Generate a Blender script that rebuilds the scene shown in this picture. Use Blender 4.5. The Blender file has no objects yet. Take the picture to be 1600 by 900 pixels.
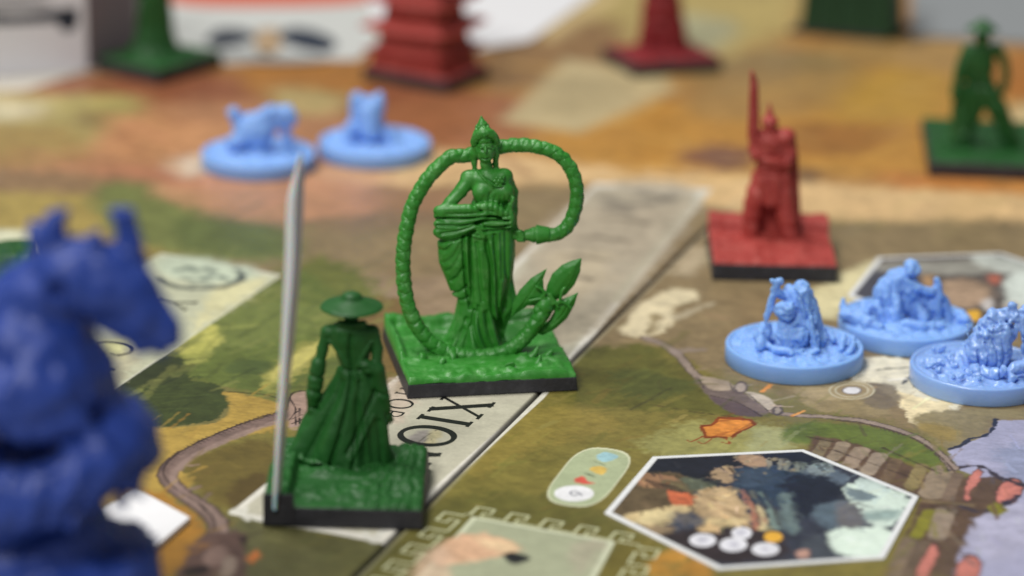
import bpy, bmesh, math, random
import numpy as np
from mathutils import Matrix, Vector

random.seed(7)
RNG = np.random.RandomState(11)
MM = 0.001
SC = bpy.context.scene
COL = SC.collection

# ------------------------------------------------------------------ camera
CAM_H = 182.7                       # camera height over the table, mm
F_PX = 4494.0                       # focal length in pixels of a 1600 px wide frame
PITCH = math.radians(19.10)
ROLL = math.radians(1.286)
cp, sp, cr, sr = math.cos(PITCH), math.sin(PITCH), math.cos(ROLL), math.sin(ROLL)
FWD = Vector((0, cp, -sp)); UP0 = Vector((0, sp, cp)); R0 = Vector((1, 0, 0))
RIGHT = R0 * cr + UP0 * sr
UP = UP0 * cr - R0 * sr
cam = bpy.data.cameras.new('camera')
cam_ob = bpy.data.objects.new('camera', cam)
COL.objects.link(cam_ob)
cam_ob.matrix_world = Matrix(((RIGHT.x, UP.x, -FWD.x, 0), (RIGHT.y, UP.y, -FWD.y, 0),
                              (RIGHT.z, UP.z, -FWD.z, CAM_H * MM), (0, 0, 0, 1)))
cam.sensor_width = 36.0
cam.lens = F_PX / 1600.0 * 36.0
cam.clip_start = 0.02; cam.clip_end = 20
cam.dof.use_dof = True
cam.dof.focus_distance = 0.492
cam.dof.aperture_fstop = 9.3
cam.dof.aperture_blades = 0
SC.camera = cam_ob

# ------------------------------------------------------------------ room light
world = bpy.data.worlds.new('World'); SC.world = world; world.use_nodes = True
bg = world.node_tree.nodes['Background']
bg.inputs[0].default_value = (0.96, 0.98, 1.0, 1); bg.inputs[1].default_value = 0.17
def area(name, loc, target, size, power, col):
    l = bpy.data.lights.new(name, 'AREA'); l.shape = 'RECTANGLE'; l.size, l.size_y = size
    l.energy = power; l.color = col
    o = bpy.data.objects.new(name, l); COL.objects.link(o)
    o.location = loc
    o.rotation_euler = (Vector(target) - Vector(loc)).to_track_quat('-Z', 'Y').to_euler()
    return o
area('ceiling_panel_light', (-0.45, 0.75, 1.5), (0, 0.5, 0), (0.45, 0.45), 17.2, (1.0, 0.975, 0.94))
area('front_fill_light', (-0.55, -0.45, 1.15), (0, 0.5, 0), (0.4, 0.4), 15.0, (1.0, 0.98, 0.95))  # fill lamp added behind the camera to brighten the figures' fronts
SC.view_settings.view_transform = 'Standard'
SC.view_settings.look = 'None'
SC.view_settings.exposure = 0.0
SC.view_settings.gamma = 1.0
SC.view_settings.use_curve_mapping = False

# ------------------------------------------------------------------ picture <-> place
def ground(u, v, z=0.0):
    """point (mm) of the level z that the photograph shows at (u, v)"""
    du, dv = u - 800.0, v - 450.0
    a = du * cr + dv * sr; b = -du * sr + dv * cr
    d = (a, F_PX * cp - b * sp, -F_PX * sp - b * cp)
    t = (z - CAM_H) / d[2]
    return np.array((d[0] * t, d[1] * t, z))
def upright(u, v, Y):
    """point (mm) of the upright plane y = Y seen at (u, v)"""
    du, dv = u - 800.0, v - 450.0
    a = du * cr + dv * sr; b = -du * sr + dv * cr
    d = (a, F_PX * cp - b * sp, -F_PX * sp - b * cp)
    t = Y / d[1]
    return np.array((d[0] * t, Y, CAM_H + d[2] * t))
def lin(c):
    c = np.asarray(c, float) / 255.0
    return np.where(c <= 0.04045, c / 12.92, ((c + 0.055) / 1.055) ** 2.4)

# ------------------------------------------------------------------ noise
_LAT = RNG.rand(3, 64, 64, 64).astype(np.float32)
def noise2(x, y, s=1.0, k=0):
    x = np.asarray(x, np.float32) / s + 17.3 * k + 500; y = np.asarray(y, np.float32) / s + 9.1 * k + 500
    xi = np.floor(x).astype(int); yi = np.floor(y).astype(int)
    fx = x - xi; fy = y - yi; fx = fx * fx * (3 - 2 * fx); fy = fy * fy * (3 - 2 * fy)
    L = _LAT[k % 3, k % 61]
    g = lambda i, j: L[i & 63, j & 63]
    return (g(xi, yi) * (1 - fx) + g(xi + 1, yi) * fx) * (1 - fy) + (g(xi, yi + 1) * (1 - fx) + g(xi + 1, yi + 1) * fx) * fy
def fbm2(x, y, s, k=0, o=3):
    r = 0; a = 1; t = 0
    for i in range(o):
        r = r + a * (noise2(x, y, s, k + i) - 0.5); t += a; a *= 0.55; s = s * 0.47
    return r / t * 2
def noise3(x, y, z, s, k=0):
    q = [np.asarray(c, np.float32) / s + 100 + 5.7 * k for c in (x, y, z)]
    i = [np.floor(c).astype(int) for c in q]
    f = [c - n for c, n in zip(q, i)]; f = [a * a * (3 - 2 * a) for a in f]
    L = _LAT[k % 3]
    r = 0
    for a in (0, 1):
        for b in (0, 1):
            for c in (0, 1):
                w = (f[0] if a else 1 - f[0]) * (f[1] if b else 1 - f[1]) * (f[2] if c else 1 - f[2])
                r = r + w * L[(i[0] + a) & 63, (i[1] + b) & 63, (i[2] + c) & 63]
    return r - 0.5

# ------------------------------------------------------------------ object helpers
def tag(o, label=None, cat=None, group=None, kind=None):
    if label: o['label'] = label
    if cat: o['category'] = cat
    if group: o['group'] = group
    if kind: o['kind'] = kind
    return o
def empty(name, loc, label=None, cat=None, group=None, rz=0.0):
    o = bpy.data.objects.new(name, None); COL.objects.link(o)
    o.location = Vector(loc) * MM; o.rotation_euler.z = rz
    o.empty_display_size = 0.005
    return tag(o, label, cat, group)
def mesh_ob(name, V, Fc, mat, parent=None, smooth=True, origin=(0, 0, 0), cols=None):
    """V in mm, relative to the parent's origin (or to origin)"""
    me = bpy.data.meshes.new(name)
    V = np.asarray(V, np.float32) * MM
    if isinstance(Fc, np.ndarray):
        n, k = Fc.shape
        me.vertices.add(len(V)); me.vertices.foreach_set('co', V.ravel())
        me.loops.add(n * k); me.loops.foreach_set('vertex_index', Fc.astype(np.int32).ravel())
        me.polygons.add(n)
        me.polygons.foreach_set('loop_start', np.arange(0, n * k, k, dtype=np.int32))
        me.polygons.foreach_set('loop_total', np.full(n, k, np.int32))
        me.update(calc_edges=True)
    else:
        me.from_pydata([tuple(v) for v in V], [], [tuple(f) for f in Fc]); me.update()
    me.validate()
    me.polygons.foreach_set('use_smooth', np.full(len(me.polygons), smooth, bool))
    if cols is not None:
        at = me.color_attributes.new('print', 'FLOAT_COLOR', 'POINT')
        at.data.foreach_set('color', np.concatenate([cols, np.ones((len(cols), 1))], 1).astype(np.float32).ravel())
    me.materials.append(mat)
    o = bpy.data.objects.new(name, me); COL.objects.link(o)
    o.location = Vector(origin) * MM
    if parent is not None: o.parent = parent
    return o
def bevel(o, w, seg=2, ang=35):
    m = o.modifiers.new('soft_edges', 'BEVEL'); m.width = w * MM; m.segments = seg
    m.limit_method = 'ANGLE'; m.angle_limit = math.radians(ang)
    return o

# ------------------------------------------------------------------ materials
def new_mat(name):
    m = bpy.data.materials.new(name); m.use_nodes = True
    nt = m.node_tree; b = nt.nodes['Principled BSDF']
    return m, nt, b
def plastic(name, rgb, rough=0.5, spec=0.5, var=0.12, pale=None, pale_amt=0.0, sss=0.0, sss_col=None,
            bump=0.25, grain=0.35, coat=0.0, dark=None, dark_amt=0.0):
    """primed/cast plastic: colour mottling, chalky pale patches and a fine cast grain"""
    m, nt, b = new_mat(name); N = nt.nodes; Lk = nt.links
    tc = N.new('ShaderNodeTexCoord')
    n1 = N.new('ShaderNodeTexNoise'); n1.inputs['Scale'].default_value = 260; n1.inputs['Detail'].default_value = 5
    Lk.new(tc.outputs['Object'], n1.inputs['Vector'])
    c = lin(rgb)
    mix = N.new('ShaderNodeMix'); mix.data_type = 'RGBA'
    Lk.new(n1.outputs['Fac'], mix.inputs['Factor'])
    mix.inputs['A'].default_value = (*(c * (1 - var)), 1); mix.inputs['B'].default_value = (*np.minimum(c * (1 + var), 1), 1)
    out = mix.outputs['Result']
    for col, amt, scl in ((pale, pale_amt, 420), (dark, dark_amt, 330)):
        if col is None: continue
        n2 = N.new('ShaderNodeTexNoise'); n2.inputs['Scale'].default_value = scl; n2.inputs['Detail'].default_value = 7
        n2.inputs['Roughness'].default_value = 0.65
        Lk.new(tc.outputs['Object'], n2.inputs['Vector'])
        mr = N.new('ShaderNodeMapRange'); mr.inputs['From Min'].default_value = 0.5; mr.inputs['From Max'].default_value = 0.75
        mr.inputs['To Max'].default_value = amt
        Lk.new(n2.outputs['Fac'], mr.inputs['Value'])
        mx = N.new('ShaderNodeMix'); mx.data_type = 'RGBA'
        Lk.new(mr.outputs['Result'], mx.inputs['Factor']); Lk.new(out, mx.inputs['A'])
        mx.inputs['B'].default_value = (*lin(col), 1); out = mx.outputs['Result']
    Lk.new(out, b.inputs['Base Color'])
    b.inputs['Roughness'].default_value = rough; b.inputs['Specular IOR Level'].default_value = spec
    if sss:
        b.inputs['Subsurface Weight'].default_value = sss
        b.inputs['Subsurface Radius'].default_value = (0.3, 0.6, 1.0) if sss_col is None else sss_col
        b.inputs['Subsurface Scale'].default_value = 0.0016
    if coat:
        b.inputs['Coat Weight'].default_value = coat; b.inputs['Coat Roughness'].default_value = 0.12
    n3 = N.new('ShaderNodeTexNoise'); n3.inputs['Scale'].default_value = 2600; n3.inputs['Detail'].default_value = 4
    Lk.new(tc.outputs['Object'], n3.inputs['Vector'])
    n4 = N.new('ShaderNodeTexNoise'); n4.inputs['Scale'].default_value = 700; n4.inputs['Detail'].default_value = 3
    Lk.new(tc.outputs['Object'], n4.inputs['Vector'])
    bp = N.new('ShaderNodeBump'); bp.inputs['Strength'].default_value = bump; bp.inputs['Distance'].default_value = grain * 0.0002
    Lk.new(n3.outputs['Fac'], bp.inputs['Height'])
    bp2 = N.new('ShaderNodeBump'); bp2.inputs['Strength'].default_value = bump; bp2.inputs['Distance'].default_value = grain * 0.0006
    Lk.new(n4.outputs['Fac'], bp2.inputs['Height']); Lk.new(bp.outputs['Normal'], bp2.inputs['Normal'])
    Lk.new(bp2.outputs['Normal'], b.inputs['Normal'])
    rr = N.new('ShaderNodeMapRange'); rr.inputs['To Min'].default_value = rough - 0.08; rr.inputs['To Max'].default_value = rough + 0.12
    Lk.new(n4.outputs['Fac'], rr.inputs['Value']); Lk.new(rr.outputs['Result'], b.inputs['Roughness'])
    return m
def printed(name, rough=0.42, bump=0.12):
    """print on card: colour from the 'print' attribute, a little paper grain, satin varnish"""
    m, nt, b = new_mat(name); N = nt.nodes; Lk = nt.links
    at = N.new('ShaderNodeAttribute'); at.attribute_name = 'print'
    tc = N.new('ShaderNodeTexCoord')
    n = N.new('ShaderNodeTexNoise'); n.inputs['Scale'].default_value = 1500; n.inputs['Detail'].default_value = 4
    Lk.new(tc.outputs['Object'], n.inputs['Vector'])
    hs = N.new('ShaderNodeHueSaturation'); mr = N.new('ShaderNodeMapRange')
    mr.inputs['To Min'].default_value = 0.84; mr.inputs['To Max'].default_value = 1.16
    Lk.new(n.outputs['Fac'], mr.inputs['Value']); Lk.new(mr.outputs['Result'], hs.inputs['Value'])
    Lk.new(at.outputs['Color'], hs.inputs['Color']); Lk.new(hs.outputs['Color'], b.inputs['Base Color'])
    bp = N.new('ShaderNodeBump'); bp.inputs['Strength'].default_value = bump; bp.inputs['Distance'].default_value = 0.00005
    Lk.new(n.outputs['Fac'], bp.inputs['Height']); Lk.new(bp.outputs['Normal'], b.inputs['Normal'])
    b.inputs['Roughness'].default_value = rough; b.inputs['Specular IOR Level'].default_value = 0.4
    return m
def ink(name, rgb, rough=0.45, var=0.06):
    return plastic(name, rgb, rough, 0.4, var, bump=0.1, grain=0.1)

# ------------------------------------------------------------------ polygon distance
def poly_sd(P, x, y):
    """signed distance (negative inside) to the polygon P"""
    P = np.asarray(P, np.float32)[:, :2]; n = len(P)
    d = np.full(x.shape, 1e9, np.float32); inside = np.zeros(x.shape, bool)
    for i in range(n):
        ax, ay = P[i]; bx, by = P[(i + 1) % n]
        ex, ey = bx - ax, by - ay; px, py = x - ax, y - ay
        t = np.clip((px * ex + py * ey) / max(ex * ex + ey * ey, 1e-9), 0, 1)
        qx, qy = px - ex * t, py - ey * t
        d = np.minimum(d, qx * qx + qy * qy)
        c = (ay <= y) != (by <= y)
        if ey != 0: inside ^= c & (x < ax + ex * (y - ay) / ey)
    d = np.sqrt(d); return np.where(inside, -d, d)
def line_sd(P, x, y):
    P = np.asarray(P, np.float32)[:, :2]
    d = np.full(x.shape, 1e9, np.float32)
    for i in range(len(P) - 1):
        ax, ay = P[i]; ex, ey = P[i + 1] - P[i]; px, py = x - ax, y - ay
        t = np.clip((px * ex + py * ey) / max(ex * ex + ey * ey, 1e-9), 0, 1)
        d = np.minimum(d, (px - ex * t) ** 2 + (py - ey * t) ** 2)
    return np.sqrt(d)
def catmull(P, n=8, closed=False):
    P = [np.asarray(p, float) for p in P]; out = []
    m = len(P)
    for i in range(m if closed else m - 1):
        if closed: a, b, c, d = P[(i - 1) % m], P[i], P[(i + 1) % m], P[(i + 2) % m]
        else: a, b, c, d = P[max(i - 1, 0)], P[i], P[i + 1], P[min(i + 2, m - 1)]
        for k in range(n):
            t = k / n
            out.append(0.5 * ((2 * b) + (c - a) * t + (2 * a - 5 * b + 4 * c - d) * t * t + (3 * b - a - 3 * c + d) * t ** 3))
    if not closed: out.append(P[-1])
    return np.array(out)

class Painter:
    def dabs(s, n, box, length, width, ang, jit=.35, alpha=.6, seed=1, spread=25):
        r = random.Random(seed)
        for i in range(n):
            u = r.uniform(box[0], box[2]); v = r.uniform(box[1], box[3]); g = ground(u, v, s.z)
            m = np.nonzero((np.abs(s.y - g[1]) < .8) & (np.abs(s.x - g[0]) < .8))[0]
            if len(m) == 0: continue
            c = s.c[m[len(m) // 2]] * (1 + r.uniform(-jit, jit))
            c = np.clip(c * (1 + np.array((r.uniform(-.12, .12), 0, r.uniform(-.15, .15)))), .004, .9)
            c8 = np.where(c <= .0031308, c * 12.92, 1.055 * np.maximum(c, 1e-6) ** (1 / 2.4) - .055) * 255
            a = math.radians(ang + r.uniform(-spread, spread)); L = length * r.uniform(.4, 1.3)
            s.line([(u, v), (u + L * .5 * math.cos(a), v + L * .5 * math.sin(a) + r.uniform(-1, 1)), (u + L * math.cos(a), v + L * math.sin(a))], width * r.uniform(.4, 1.3), c8, soft=width * .22, wob=width * .5, alpha=alpha * r.uniform(.6, 1.3), tex=.1)
    """paints flat print into point colours; shapes are given as seen in the photograph and laid on the board"""
    def __init__(s, x, y, base, z=0.0):
        s.x = x.astype(np.float32); s.y = y.astype(np.float32); s.c = np.tile(lin(base), (len(x), 1)).astype(np.float32); s.z = z
        s.wx = fbm2(s.x, s.y, 5.0, 3, 3); s.wf = .8 * fbm2(s.x, s.y, 1.3, 8, 2) + .55 * fbm2(s.x, s.y, .55, 13, 2); s.n = 0
    def G(s, P): return np.array([ground(u, v, s.z)[:2] for u, v in P])
    def _apply(s, sel, sd, col, soft, wob, alpha, tex):
        w = wob * (.8 * s.wx[sel] + s.wf[sel])
        a = np.clip(0.5 - (sd + w) / (2 * soft), 0, 1); a = a * a * (3 - 2 * a) * alpha
        c = lin(col)[None, :]
        if tex:
            s.n += 1
            t = 1 + tex * (fbm2(s.x[sel] + 0.3 * s.y[sel], s.y[sel] * 0.8, 2.6, 20 + s.n % 17, 3) + .7 * fbm2(s.x[sel] * .5 - .4 * s.y[sel], s.y[sel] + .3 * s.x[sel], .7, 30 + s.n % 13, 2))
            c = c * t[:, None]
        s.c[sel] = s.c[sel] * (1 - a[:, None]) + c * a[:, None]
    def blob(s, P, col, soft=0.5, wob=1.0, alpha=1.0, tex=0.25, smooth=True):
        Q = s.G(P)
        if smooth: Q = catmull(Q, 5, True)
        pad = soft + abs(wob) * 1.5 + 0.5
        lo = Q.min(0) - pad; hi = Q.max(0) + pad
        sel = np.nonzero((s.x > lo[0]) & (s.x < hi[0]) & (s.y > lo[1]) & (s.y < hi[1]))[0]
        if len(sel) == 0: return
        s._apply(sel, poly_sd(Q, s.x[sel], s.y[sel]), col, soft, wob, alpha, tex)
    def line(s, P, w, col, soft=0.12, wob=0.15, alpha=1.0, tex=0.15, smooth=True):
        Q = s.G(P)
        if smooth and len(Q) > 2: Q = catmull(Q, 6)
        pad = soft + w + abs(wob) + 0.3
        lo = Q.min(0) - pad; hi = Q.max(0) + pad
        sel = np.nonzero((s.x > lo[0]) & (s.x < hi[0]) & (s.y > lo[1]) & (s.y < hi[1]))[0]
        if len(sel) == 0: return
        s._apply(sel, line_sd(Q, s.x[sel], s.y[sel]) - w / 2, col, soft, wob, alpha, tex)
    def oval(s, u, v, ru, rv, col, soft=0.2, wob=0.1, alpha=1.0, tex=0.1):
        s.blob([(u + ru * math.cos(a), v + rv * math.sin(a)) for a in np.linspace(0, 2 * math.pi, 13)[:-1]], col, soft, wob, alpha, tex)
    def strokes(s, n, box, cols, length, width, ang, alpha=0.5):
        """short brush strokes of the printed painting"""
        r = random.Random(n * 7 + int(box[0]))
        for i in range(n):
            u = r.uniform(box[0], box[2]); v = r.uniform(box[1], box[3])
            a = math.radians(ang + r.uniform(-25, 25)); L = length * r.uniform(0.5, 1.3)
            P = [(u, v), (u + L * math.cos(a) * .5, v + L * math.sin(a) * .5 + r.uniform(-2, 2)), (u + L * math.cos(a), v + L * math.sin(a))]
            s.line(P, width * r.uniform(0.4, 1.2), r.choice(cols), soft=width * .35, wob=width * .4, alpha=alpha * r.uniform(.5, 1))
# ------------------------------------------------------------------ table and game board
table_m = plastic('grey_table_laminate', (168, 170, 170), 0.45, 0.4, 0.05)
tv = [(-1500, -200, -2.6), (1500, -200, -2.6), (1500, 3000, -2.6), (-1500, 3000, -2.6)]
tag(mesh_ob('table_top', tv, [(0, 1, 2, 3)], table_m), kind='structure')

tin = np.arange(-0.200, 0.2001, 0.00046)
tcols = np.concatenate([np.arange(-0.42, -0.2701, 0.004), np.arange(-0.27, -0.2001, 0.001), tin, np.arange(0.201, 0.26, 0.001), np.arange(0.262, 0.4201, 0.004)])
rows_v = np.concatenate([np.arange(1180, 905, -6.0), np.arange(905, 520, -1.1), np.arange(520, 0, -1.75), np.arange(0, -141, -3.0)])
rows_y = np.array([ground(800, v)[1] for v in rows_v])
TY, TT = np.meshgrid(rows_y, tcols, indexing='ij')
bx = (TT * TY).ravel(); by = TY.ravel()
P = Painter(bx, by, (116, 108, 62))
# far reddish and ochre land ---------------------------------------------------------
B = P.blob
B([(-300, -140), (1900, -140), (1900, 330), (1250, 300), (900, 300), (600, 330), (300, 330), (-300, 290)], (166, 122, 66), 6, 4)
B([(-300, 120), (240, 115), (420, 150), (560, 165), (700, 215), (720, 300), (560, 345), (420, 350), (250, 330), (60, 285), (-300, 270)], (168, 120, 84), 6, 5)
B([(60, 135), (300, 112), (560, 122), (760, 150), (780, 190), (640, 205), (440, 160), (240, 165), (110, 160)], (134, 80, 52), 5, 4)
B([(560, 165), (820, 150), (830, 215), (700, 235), (640, 215)], (148, 96, 62), 5, 3)
B([(380, 95), (560, 90), (570, 140), (470, 165), (390, 140)], (160, 108, 46), 4, 3)
B([(430, 138), (540, 148), (525, 178), (440, 175)], (164, 146, 96), 4, 3)
B([(-200, 150), (190, 150), (215, 180), (150, 225), (60, 240), (-200, 235)], (166, 152, 92), 5, 4)
B([(-100, 195), (110, 200), (120, 250), (-100, 262)], (150, 122, 66), 5, 4, .8)
B([(-40, 155), (60, 160), (50, 185), (-60, 185)], (196, 186, 150), 4, 3)
B([(120, 175), (180, 180), (170, 202), (120, 200)], (120, 100, 62), 4, 3, .7)
B([(180, 185), (330, 190), (360, 225), (260, 250), (160, 240)], (186, 134, 92), 5, 3)
B([(150, 265), (330, 270), (420, 300), (380, 330), (180, 300)], (176, 118, 88), 5, 3)
B([(268, 248), (318, 242), (330, 268), (285, 276)], (206, 184, 160), 3, 2)
B([(480, 262), (700, 256), (690, 285), (520, 296)], (196, 152, 112), 4, 3, .9)
B([(560, 205), (660, 235), (740, 262), (700, 275), (560, 262)], (176, 128, 84), 4, 3, .8)
B([(640, 236), (900, 250), (1100, 262), (1350, 290), (1600, 300), (1700, 360), (1300, 345), (1120, 330), (920, 290), (640, 300)], (212, 178, 128), 4, 4)
B([(880, 175), (1300, 150), (1700, 140), (1700, 290), (1300, 270), (900, 255)], (182, 132, 58), 6, 6, .95)
B([(1080, 90), (1320, 80), (1330, 140), (1120, 150)], (142, 118, 76), 6, 4)
B([(1090, 130), (1330, 110), (1420, 150), (1280, 175), (1100, 185)], (158, 124, 72), 6, 5, .8)
B([(1300, 70), (1500, 40), (1600, 50), (1700, 110), (1400, 110)], (162, 128, 76), 6, 5)
B([(1360, 110), (1480, 120), (1460, 180), (1300, 190)], (176, 136, 56), 6, 5)
B([(1580, 165), (1700, 165), (1700, 225), (1575, 220)], (200, 176, 128), 4, 3)
B([(1545, 90), (1700, 70), (1700, 140), (1570, 150)], (164, 104, 40), 4, 3)
B([(1400, 270), (1700, 270), (1700, 300), (1400, 292)], (186, 122, 62), 4, 3)
B([(1060, 238), (1130, 226), (1180, 240), (1150, 262), (1080, 258)], (112, 70, 62), 3, 3, .85)
B([(1180, 205), (1340, 190), (1420, 210), (1330, 240), (1200, 235)], (142, 92, 44), 4, 4, .7)
B([(1110, 242), (1170, 244), (1150, 262), (1112, 258)], (92, 62, 70), 3, 2, .7)
B([(1240, 262), (1285, 266), (1270, 285), (1238, 280)], (86, 66, 54), 3, 2, .7)
B([(900, -20), (1240, -30), (1240, 40), (1110, 90), (900, 60)], (176, 156, 96), 7, 5)
B([(1060, 25), (1150, 35), (1120, 80), (1060, 70)], (170, 166, 130), 4, 3)
B([(790, 60), (960, 30), (960, 110), (800, 140), (760, 120)], (138, 106, 68), 6, 4)
B([(880, -10), (960, -10), (900, 40), (850, 60)], (196, 172, 122), 4, 3)
P.strokes(90, (760, 90, 1620, 290), [(196, 150, 70), (150, 104, 46), (206, 166, 92), (128, 92, 50)], 90, 2.6, -8, .5)
P.strokes(60, (-20, 120, 760, 300), [(190, 130, 96), (130, 78, 54), (206, 160, 110), (150, 100, 60)], 80, 2.4, 10, .45)
# small pale name plate far off
B([(885, 92), (1040, 118), (1055, 140), (905, 208), (782, 190)], (186, 168, 126), 3, .6, 1, .15, False)
B([(870, 120), (980, 128), (930, 180), (850, 170)], (162, 146, 108), 3, 2, .6)
# the middle: brown plain ------------------------------------------------------------
B([(300, 300), (560, 300), (900, 290), (1120, 325), (1290, 350), (1700, 365), (1700, 700), (1000, 560), (600, 520), (430, 460), (290, 380)], (134, 116, 84), 4, 4)
B([(430, 300), (720, 300), (700, 345), (560, 360), (440, 345)], (126, 104, 80), 4, 3, .8)
B([(500, 440), (900, 430), (930, 490), (700, 500), (520, 470)], (150, 128, 104), 3, 3, .7)
B([(480, 455), (620, 462), (610, 480), (500, 480)], (168, 148, 132), 2, 2, .7)
B([(-300, 262), (120, 270), (250, 290), (270, 330), (100, 350), (-300, 330)], (136, 108, 76), 4, 4)
B([(-300, 300), (180, 305), (300, 335), (360, 380), (180, 400), (-300, 380)], (158, 138, 74), 4, 4)
B([(160, 290), (300, 300), (330, 345), (400, 352), (440, 380), (470, 410), (300, 400), (210, 380), (150, 330)], (112, 118, 66), 3, 3)
B([(270, 345), (350, 340), (440, 360), (460, 395), (300, 390)], (92, 102, 56), 2.5, 2, .9)
B([(300, 300), (345, 290), (360, 335), (340, 352), (300, 345)], (196, 138, 98), 3, 2, .0)
B([(240, 295), (420, 268), (560, 290), (590, 330), (420, 345), (330, 330)], (190, 138, 104), 3, 3, .75)
B([(540, 305), (700, 295), (700, 330), (590, 325)], (160, 120, 88), 3, 2, .6)
# left greens
B([(-300, 560), (120, 600), (330, 480), (445, 420), (520, 400), (600, 470), (630, 560), (600, 600), (470, 640), (360, 610), (200, 620), (60, 660), (-300, 700)], (102, 106, 50), 2, 3)
B([(270, 560), (340, 505), (450, 430), (500, 440), (560, 500), (560, 560), (440, 600), (330, 600)], (94, 106, 48), 1.6, 2)
B([(300, 520), (360, 480), (450, 470), (520, 490), (480, 520), (380, 545)], (112, 122, 62), 1.6, 2, .8)
B([(270, 520), (310, 498), (345, 515), (330, 545), (275, 552)], (186, 182, 96), 1.0, 1.2)
B([(285, 548), (330, 535), (322, 562), (290, 570)], (166, 166, 84), 1.0, 1, .7)
B([(155, 615), (200, 580), (245, 555), (285, 563), (295, 590), (345, 603), (358, 632), (335, 656), (250, 667), (170, 655)], (58, 68, 32), .5, .9)
B([(240, 560), (275, 556), (292, 580), (265, 600), (180, 606), (200, 584)], (46, 54, 30), .6, .8, .8)
B([(360, 590), (420, 568), (470, 560), (470, 600), (400, 612)], (84, 96, 44), .8, 1, .9)
B([(410, 590), (470, 540), (600, 490), (600, 520), (480, 575), (430, 612)], (158, 152, 78), 1.2, 1.4, .75)
B([(430, 575), (500, 530), (510, 540), (440, 598)], (196, 186, 106), .8, .8, .8)
B([(350, 580), (380, 560), (430, 570), (400, 585)], (70, 84, 42), 1, 1, .8)
B([(560, 480), (640, 470), (650, 560), (600, 600), (560, 560)], (118, 96, 56), 2, 2)
P.strokes(70, (160, 430, 600, 640), [(120, 128, 66), (76, 86, 40), (138, 140, 76), (96, 108, 52)], 60, 1.3, -25, .5)
P.strokes(26, (170, 600, 350, 660), [(72, 84, 40), (46, 56, 28)], 60, .6, -4, .6)
# mustard strip below the hill
B([(-300, 660), (140, 655), (250, 668), (335, 660), (360, 632), (355, 612), (470, 640), (490, 670), (300, 760), (240, 860), (220, 960), (-300, 980)], (166, 138, 66), .5, .5)
B([(210, 780), (260, 775), (320, 830), (320, 960), (210, 960)], (160, 112, 40), 1.5, 1.5, .85)
B([(250, 690), (330, 672), (340, 690), (260, 720)], (182, 152, 74), 1.5, 1.5, .7)
P.line([(355, 612), (420, 618), (470, 640)], .25, (44, 38, 20))
P.strokes(40, (180, 665, 460, 900), [(182, 152, 70), (150, 122, 52), (172, 128, 50)], 50, .8, -20, .5)
# olive ground, near
B([(280, 720), (350, 690), (480, 660), (700, 600), (1000, 540), (1120, 590), (1240, 660), (1380, 670), (1470, 730), (1420, 960), (300, 960), (380, 830), (330, 790)], (118, 108, 52), .8, 1)
B([(370, 800), (500, 830), (620, 860), (560, 960), (340, 960)], (96, 94, 58), 1.5, 2)
B([(290, 735), (330, 705), (420, 690), (430, 770), (340, 790)], (98, 84, 38), 1, 1, .85)
B([(350, 770), (410, 740), (420, 790), (370, 800)], (76, 60, 28), 1, 1, .7)
B([(860, 560), (1000, 540), (1100, 600), (1200, 650), (1000, 640), (880, 620)], (94, 92, 40), 2, 2.5)
B([(960, 580), (1060, 590), (1080, 610), (980, 622)], (78, 84, 40), 1.6, 2, .8)
B([(760, 640), (900, 640), (980, 660), (850, 700), (740, 740), (700, 720)], (136, 120, 58), 2, 2.5, .9)
B([(1080, 660), (1230, 665), (1260, 700), (1100, 720), (1000, 700)], (146, 142, 84), 1.8, 2)
B([(1180, 668), (1240, 672), (1230, 700), (1170, 706)], (164, 166, 122), 1.6, 1.5, .7)
B([(1240, 660), (1370, 668), (1470, 705), (1450, 730), (1330, 700), (1230, 690)], (96, 110, 48), 1, 1)
B([(660, 800), (740, 770), (900, 780), (1000, 830), (1040, 870), (980, 960), (560, 960)], (94, 90, 42), 2, 2.5, .85)
B([(980, 840), (1110, 880), (1100, 960), (900, 960)], (106, 96, 40), 1.5, 2)
B([(1015, 878), (1050, 856), (1075, 866), (1068, 900), (1020, 905)], (180, 130, 52), .6, .8, .9)
B([(1075, 870), (1110, 885), (1120, 930), (1080, 930)], (176, 124, 50), .6, .8, .8)
P.strokes(150, (640, 560, 1460, 900), [(136, 124, 62), (92, 92, 42), (146, 132, 72), (108, 112, 52), (126, 104, 50)], 50, 1.0, -20, .42)
P.line([(985, 640), (1000, 632), (1020, 622), (1035, 612), (1050, 606)], .5, (64, 62, 34), .3, .4, .7)
P.line([(1018, 632), (1080, 643), (1150, 652), (1180, 656)], .3, (72, 58, 34), .15, .2, .8)
P.line([(1035, 612), (1030, 596), (1040, 590)], .4, (76, 74, 40), .3, .3, .5)
# orange flag
B([(1093, 664), (1110, 662), (1122, 651), (1174, 654), (1182, 664), (1158, 676), (1142, 687), (1120, 684), (1099, 686)], (128, 60, 24), .2, .35, 1, .2, False)
B([(1099, 667), (1114, 664), (1125, 654), (1170, 657), (1177, 664), (1152, 675), (1140, 683), (1120, 681), (1104, 682)], (204, 130, 56), .2, .3, 1, .4, False)
for q in ([(1098, 682), (1080, 690), (1074, 688)], [(1112, 686), (1100, 693), (1090, 690)], [(1135, 686), (1140, 693), (1128, 691)]):
    P.line(q, .45, (140, 66, 28))
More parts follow.
